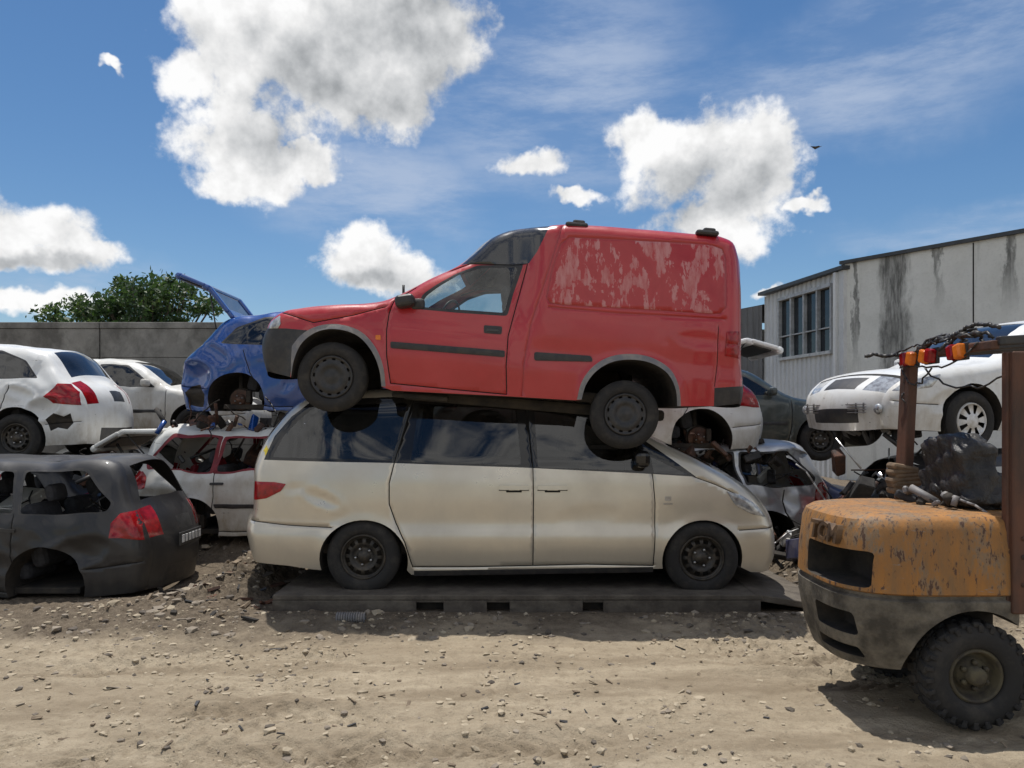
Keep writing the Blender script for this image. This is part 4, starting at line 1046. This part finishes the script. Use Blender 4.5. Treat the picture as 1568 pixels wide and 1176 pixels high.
# ------------------------------------------------------------------ trees
M['bark']=simple('bark',(.10,.075,.055),.95)
def leafm(name,c):
    m,n,l,b=nm(name); b.inputs['Base Color'].default_value=(*c,1); b.inputs['Roughness'].default_value=.55
    tr=n.new('ShaderNodeBsdfTranslucent'); tr.inputs[0].default_value=(c[0]*1.3,c[1]*1.4,c[2],1); mx=n.new('ShaderNodeMixShader'); mx.inputs[0].default_value=.3
    l.new(b.outputs[0],mx.inputs[1]);l.new(tr.outputs[0],mx.inputs[2]);l.new(mx.outputs[0],n['Material Output'].inputs[0]); return m
M['lf1']=leafm('leaf_mid',(.055,.10,.03));M['lf2']=leafm('leaf_dark',(.032,.065,.022));M['lf3']=leafm('leaf_light',(.09,.14,.04))
def tree(name,x,y,h,rx,clumps,nl,trunk=.16):
    e=empty(name,(x,y,0)); mb=MB(); tube(mb,(0,0,-.1),(.1,0,h*.45),trunk,'bark',10,trunk*.65)
    cc=[]
    for i in range(clumps):
        a=rng.uniform(0,6.28);rr=rx*math.sqrt(rng.random())*.95; zz=h*.42+(h*.53)*rng.random()*(1-.22*(rr/rx)**2)
        p=Vector((rr*math.cos(a),rr*math.sin(a)*.8,zz)); cc.append(p)
        m_=Vector((.1,0,h*.4)).lerp(p,.5)+Vector((0,0,-.15)); tube(mb,(.1,0,h*.38),m_,trunk*.35,'bark',6,trunk*.2); tube(mb,m_,p,trunk*.2,'bark',5,.012)
    mb.obj('trunk_and_limbs',e)
    mb=MB()
    for p in cc:
        R0=rng.uniform(.22,.55); mt=['lf1','lf2','lf3','lf1'][rng.integers(4)]
        for k in range(nl):
            d=rng.normal(size=3); d/=np.linalg.norm(d); r=R0*rng.random()**.4*(1.25 if rng.random()<.15 else 1); q=np.array(p)+d*r*np.array([1.1,1,.85])
            s=rng.uniform(.04,.085); a=rng.normal(size=3);a/=np.linalg.norm(a); b=np.cross(a,rng.normal(size=3)); b/=np.linalg.norm(b)
            mb.add([q-a*s*1.5,q+b*s*.6,q+a*s*1.5,q-b*s*.6],[(0,1,2,3)],mt if rng.random()<.7 else 'lf2',False)
    mb.obj('foliage',e)
tree('tree',-11.75,25,6.6,2.3,165,95); tree('tree',-14.5,25.5,6.0,1.05,40,85,.1)
tree('tree',-15.8,27,5.5,.9,22,85,.08)

mb=MB(); mb.add([(0,0,0),(.28,.05,.10),(.1,-.1,.02),(-.28,.05,.08),(-.1,-.1,.02),(.0,.22,-.01),(0,-.25,.0)],[(0,1,2),(0,4,3),(0,2,6,4),(0,5,1),(0,3,5)],'trim'); mb.obj('bird',None,(13.8,35,CH+414/F*35))

# ------------------------------------------------------------------ sky
sd=Vector((-.10,.27,1.)).normalized()
w=bpy.data.worlds.new('World'); sc.world=w; w.use_nodes=True; n=w.node_tree.nodes;l=w.node_tree.links
for x in list(n): n.remove(x)
out=n.new('ShaderNodeOutputWorld'); sky=n.new('ShaderNodeTexSky'); sky.sky_type='NISHITA'; sky.sun_disc=False
sky.sun_elevation=math.asin(sd.z); sky.sun_rotation=math.atan2(sd.x,sd.y); sky.air_density=1.0; sky.dust_density=.3; sky.ozone_density=3.0
bg=n.new('ShaderNodeBackground'); bg.inputs[1].default_value=.095
hs=n.new('ShaderNodeHueSaturation'); hs.inputs['Saturation'].default_value=1.2; l.new(sky.outputs[0],hs.inputs['Color']); l.new(hs.outputs[0],bg.inputs[0])
c0=n.new('ShaderNodeTexCoord').outputs['Generated']
def vm(op,a,b=None,c_=None,sc_=None):
    t=n.new('ShaderNodeVectorMath'); t.operation=op
    for i,x in enumerate((a,b,c_)):
        if x is None: continue
        if isinstance(x,(tuple,Vector)): t.inputs[i].default_value=tuple(x)
        else: l.new(x,t.inputs[i])
    if sc_ is not None: t.inputs['Scale'].default_value=sc_
    return t
wn=n.new('ShaderNodeTexNoise'); wn.inputs['Scale'].default_value=8; wn.inputs['Detail'].default_value=5; wn.inputs['Roughness'].default_value=.6; l.new(c0,wn.inputs['Vector'])
wv=vm('SUBTRACT',wn.outputs['Color'],(.5,.5,.5)).outputs[0]; cw_=vm('MULTIPLY_ADD',wv,(.10,.10,.10),c0).outputs[0]
def blobs(src,L):
    r=None
    for u,v,ru,rv in L:
        d=Vector(((u-HU)/F,1,(HV-v)/F)); k=1/d.length; d.normalize()
        S=Vector((F/ru/k,F/ru/k*.8,F/rv/k)); a=vm('MULTIPLY_ADD',src,S,Vector((-d.x*S.x,-d.y*S.y,-d.z*S.z))).outputs[0]; a=vm('LENGTH',a).outputs['Value']
        r=a if r is None else mth(n,l,'MINIMUM',r,a)
    return mth(n,l,'SUBTRACT',1.0,r)
big=[(340,80,110,95),(420,60,130,115),(540,50,170,120),(655,70,100,110),(380,200,95,100),(480,150,140,90),(600,145,95,65),(375,262,85,36),(470,248,80,20),(285,115,60,50),
 (985,212,72,56),(1070,248,125,78),(1140,298,100,92),(1192,272,44,70),(1235,330,34,14),(1090,335,110,46),
 (820,252,54,28),(868,303,46,15),(540,395,78,58),(590,425,105,38),(30,360,110,56),(125,395,70,36),(40,400,90,32),(30,468,130,26),(168,120,24,9),(1165,442,36,13)]
bl=blobs(cw_,big)
def fbm(src,s,d=8,r=.58):
    t=n.new('ShaderNodeTexNoise'); t.inputs['Scale'].default_value=s; t.inputs['Detail'].default_value=d; t.inputs['Roughness'].default_value=r; l.new(src,t.inputs['Vector']); return t.outputs['Fac']
n1=fbm(c0,12,10,.6); off=vm('ADD',c0,(-.008,0,.025)).outputs[0]; n1b=fbm(off,12,4,.55)
sp=n.new('ShaderNodeSeparateXYZ'); l.new(c0,sp.inputs[0])
back=mrange(n,l,sp.outputs[1],.45,.1,0,1,True)
oth=mth(n,l,'MULTIPLY',mth(n,l,'SUBTRACT',fbm(c0,2.6,3,.5),.50),3.2); oth=mth(n,l,'SUBTRACT',mth(n,l,'ADD',oth,.2),mrange(n,l,back,0,1,2,0))
tot=mth(n,l,'MAXIMUM',bl,oth)
dn=mth(n,l,'ADD',tot,mth(n,l,'MULTIPLY',mth(n,l,'SUBTRACT',n1,.5),2.3))
alpha=mrange(n,l,dn,.0,.46,0,1,True)
lit=mth(n,l,'MULTIPLY',mth(n,l,'SUBTRACT',n1,n1b),1.6)
shb=blobs(cw_,[(640,50,190,110),(550,130,170,80),(440,215,90,50),(1080,300,140,60),(560,430,90,22),(60,410,90,18)])
sh=mrange(n,l,shb,-.30,.75,0,.50,True)
br=mth(n,l,'SUBTRACT',mth(n,l,'ADD',1.02,lit),sh)
br=mrange(n,l,br,.2,1.1,.34,1.04)
cc=n.new('ShaderNodeCombineColor'); 
l.new(mth(n,l,'MULTIPLY',br,mrange(n,l,br,.3,.9,.90,1)),cc.inputs[0]); l.new(mth(n,l,'MULTIPLY',br,mrange(n,l,br,.3,.9,.95,1)),cc.inputs[1]); l.new(br,cc.inputs[2])
bg2=n.new('ShaderNodeBackground'); l.new(cc.outputs[0],bg2.inputs[0]); bg2.inputs[1].default_value=.95
mp=n.new('ShaderNodeMapping'); mp.inputs['Rotation'].default_value=(0,math.radians(36),0); mp.inputs['Scale'].default_value=(1.0,1,4.0); l.new(c0,mp.inputs[0])
cz=fbm(mp.outputs[0],3.2,8,.66)
vb=blobs(cw_,[(860,150,320,240),(1280,130,340,130),(1480,20,300,130),(600,290,260,120),(1480,345,240,45),(150,430,260,60)])
va=mth(n,l,'MULTIPLY',mrange(n,l,vb,0,.8,0,1,True),mrange(n,l,cz,.36,.64,.14,1.0,True)); va=mth(n,l,'MULTIPLY',va,.68)
bg3=n.new('ShaderNodeBackground'); bg3.inputs[0].default_value=(.64,.74,.92,1); bg3.inputs[1].default_value=.80
m1=n.new('ShaderNodeMixShader'); l.new(va,m1.inputs[0]); l.new(bg.outputs[0],m1.inputs[1]); l.new(bg3.outputs[0],m1.inputs[2])
m2=n.new('ShaderNodeMixShader'); l.new(alpha,m2.inputs[0]); l.new(m1.outputs[0],m2.inputs[1]); l.new(bg2.outputs[0],m2.inputs[2]); l.new(m2.outputs[0],out.inputs[0])
w.name='sky'
try: w.cycles.sampling_method='NONE'
except Exception as ex: print(ex)
L=bpy.data.lights.new('sun','SUN'); L.energy=4.6; L.angle=math.radians(.5); L.color=(1,.96,.90)
lo=bpy.data.objects.new('sun',L); lo.rotation_euler=(-sd).to_track_quat('-Z','Y').to_euler(); sc.collection.objects.link(lo)

# ------------------------------------------------------------------ camera
cam=bpy.data.cameras.new('camera'); cam.sensor_width=36; cam.lens=36*F/1568; cam.shift_y=(HV-588)/1568; cam.clip_end=4000; cam.clip_start=.05
co=bpy.data.objects.new('camera',cam); co.location=(0,0,CH); co.rotation_euler=(math.radians(90),0,0); sc.collection.objects.link(co); sc.camera=co
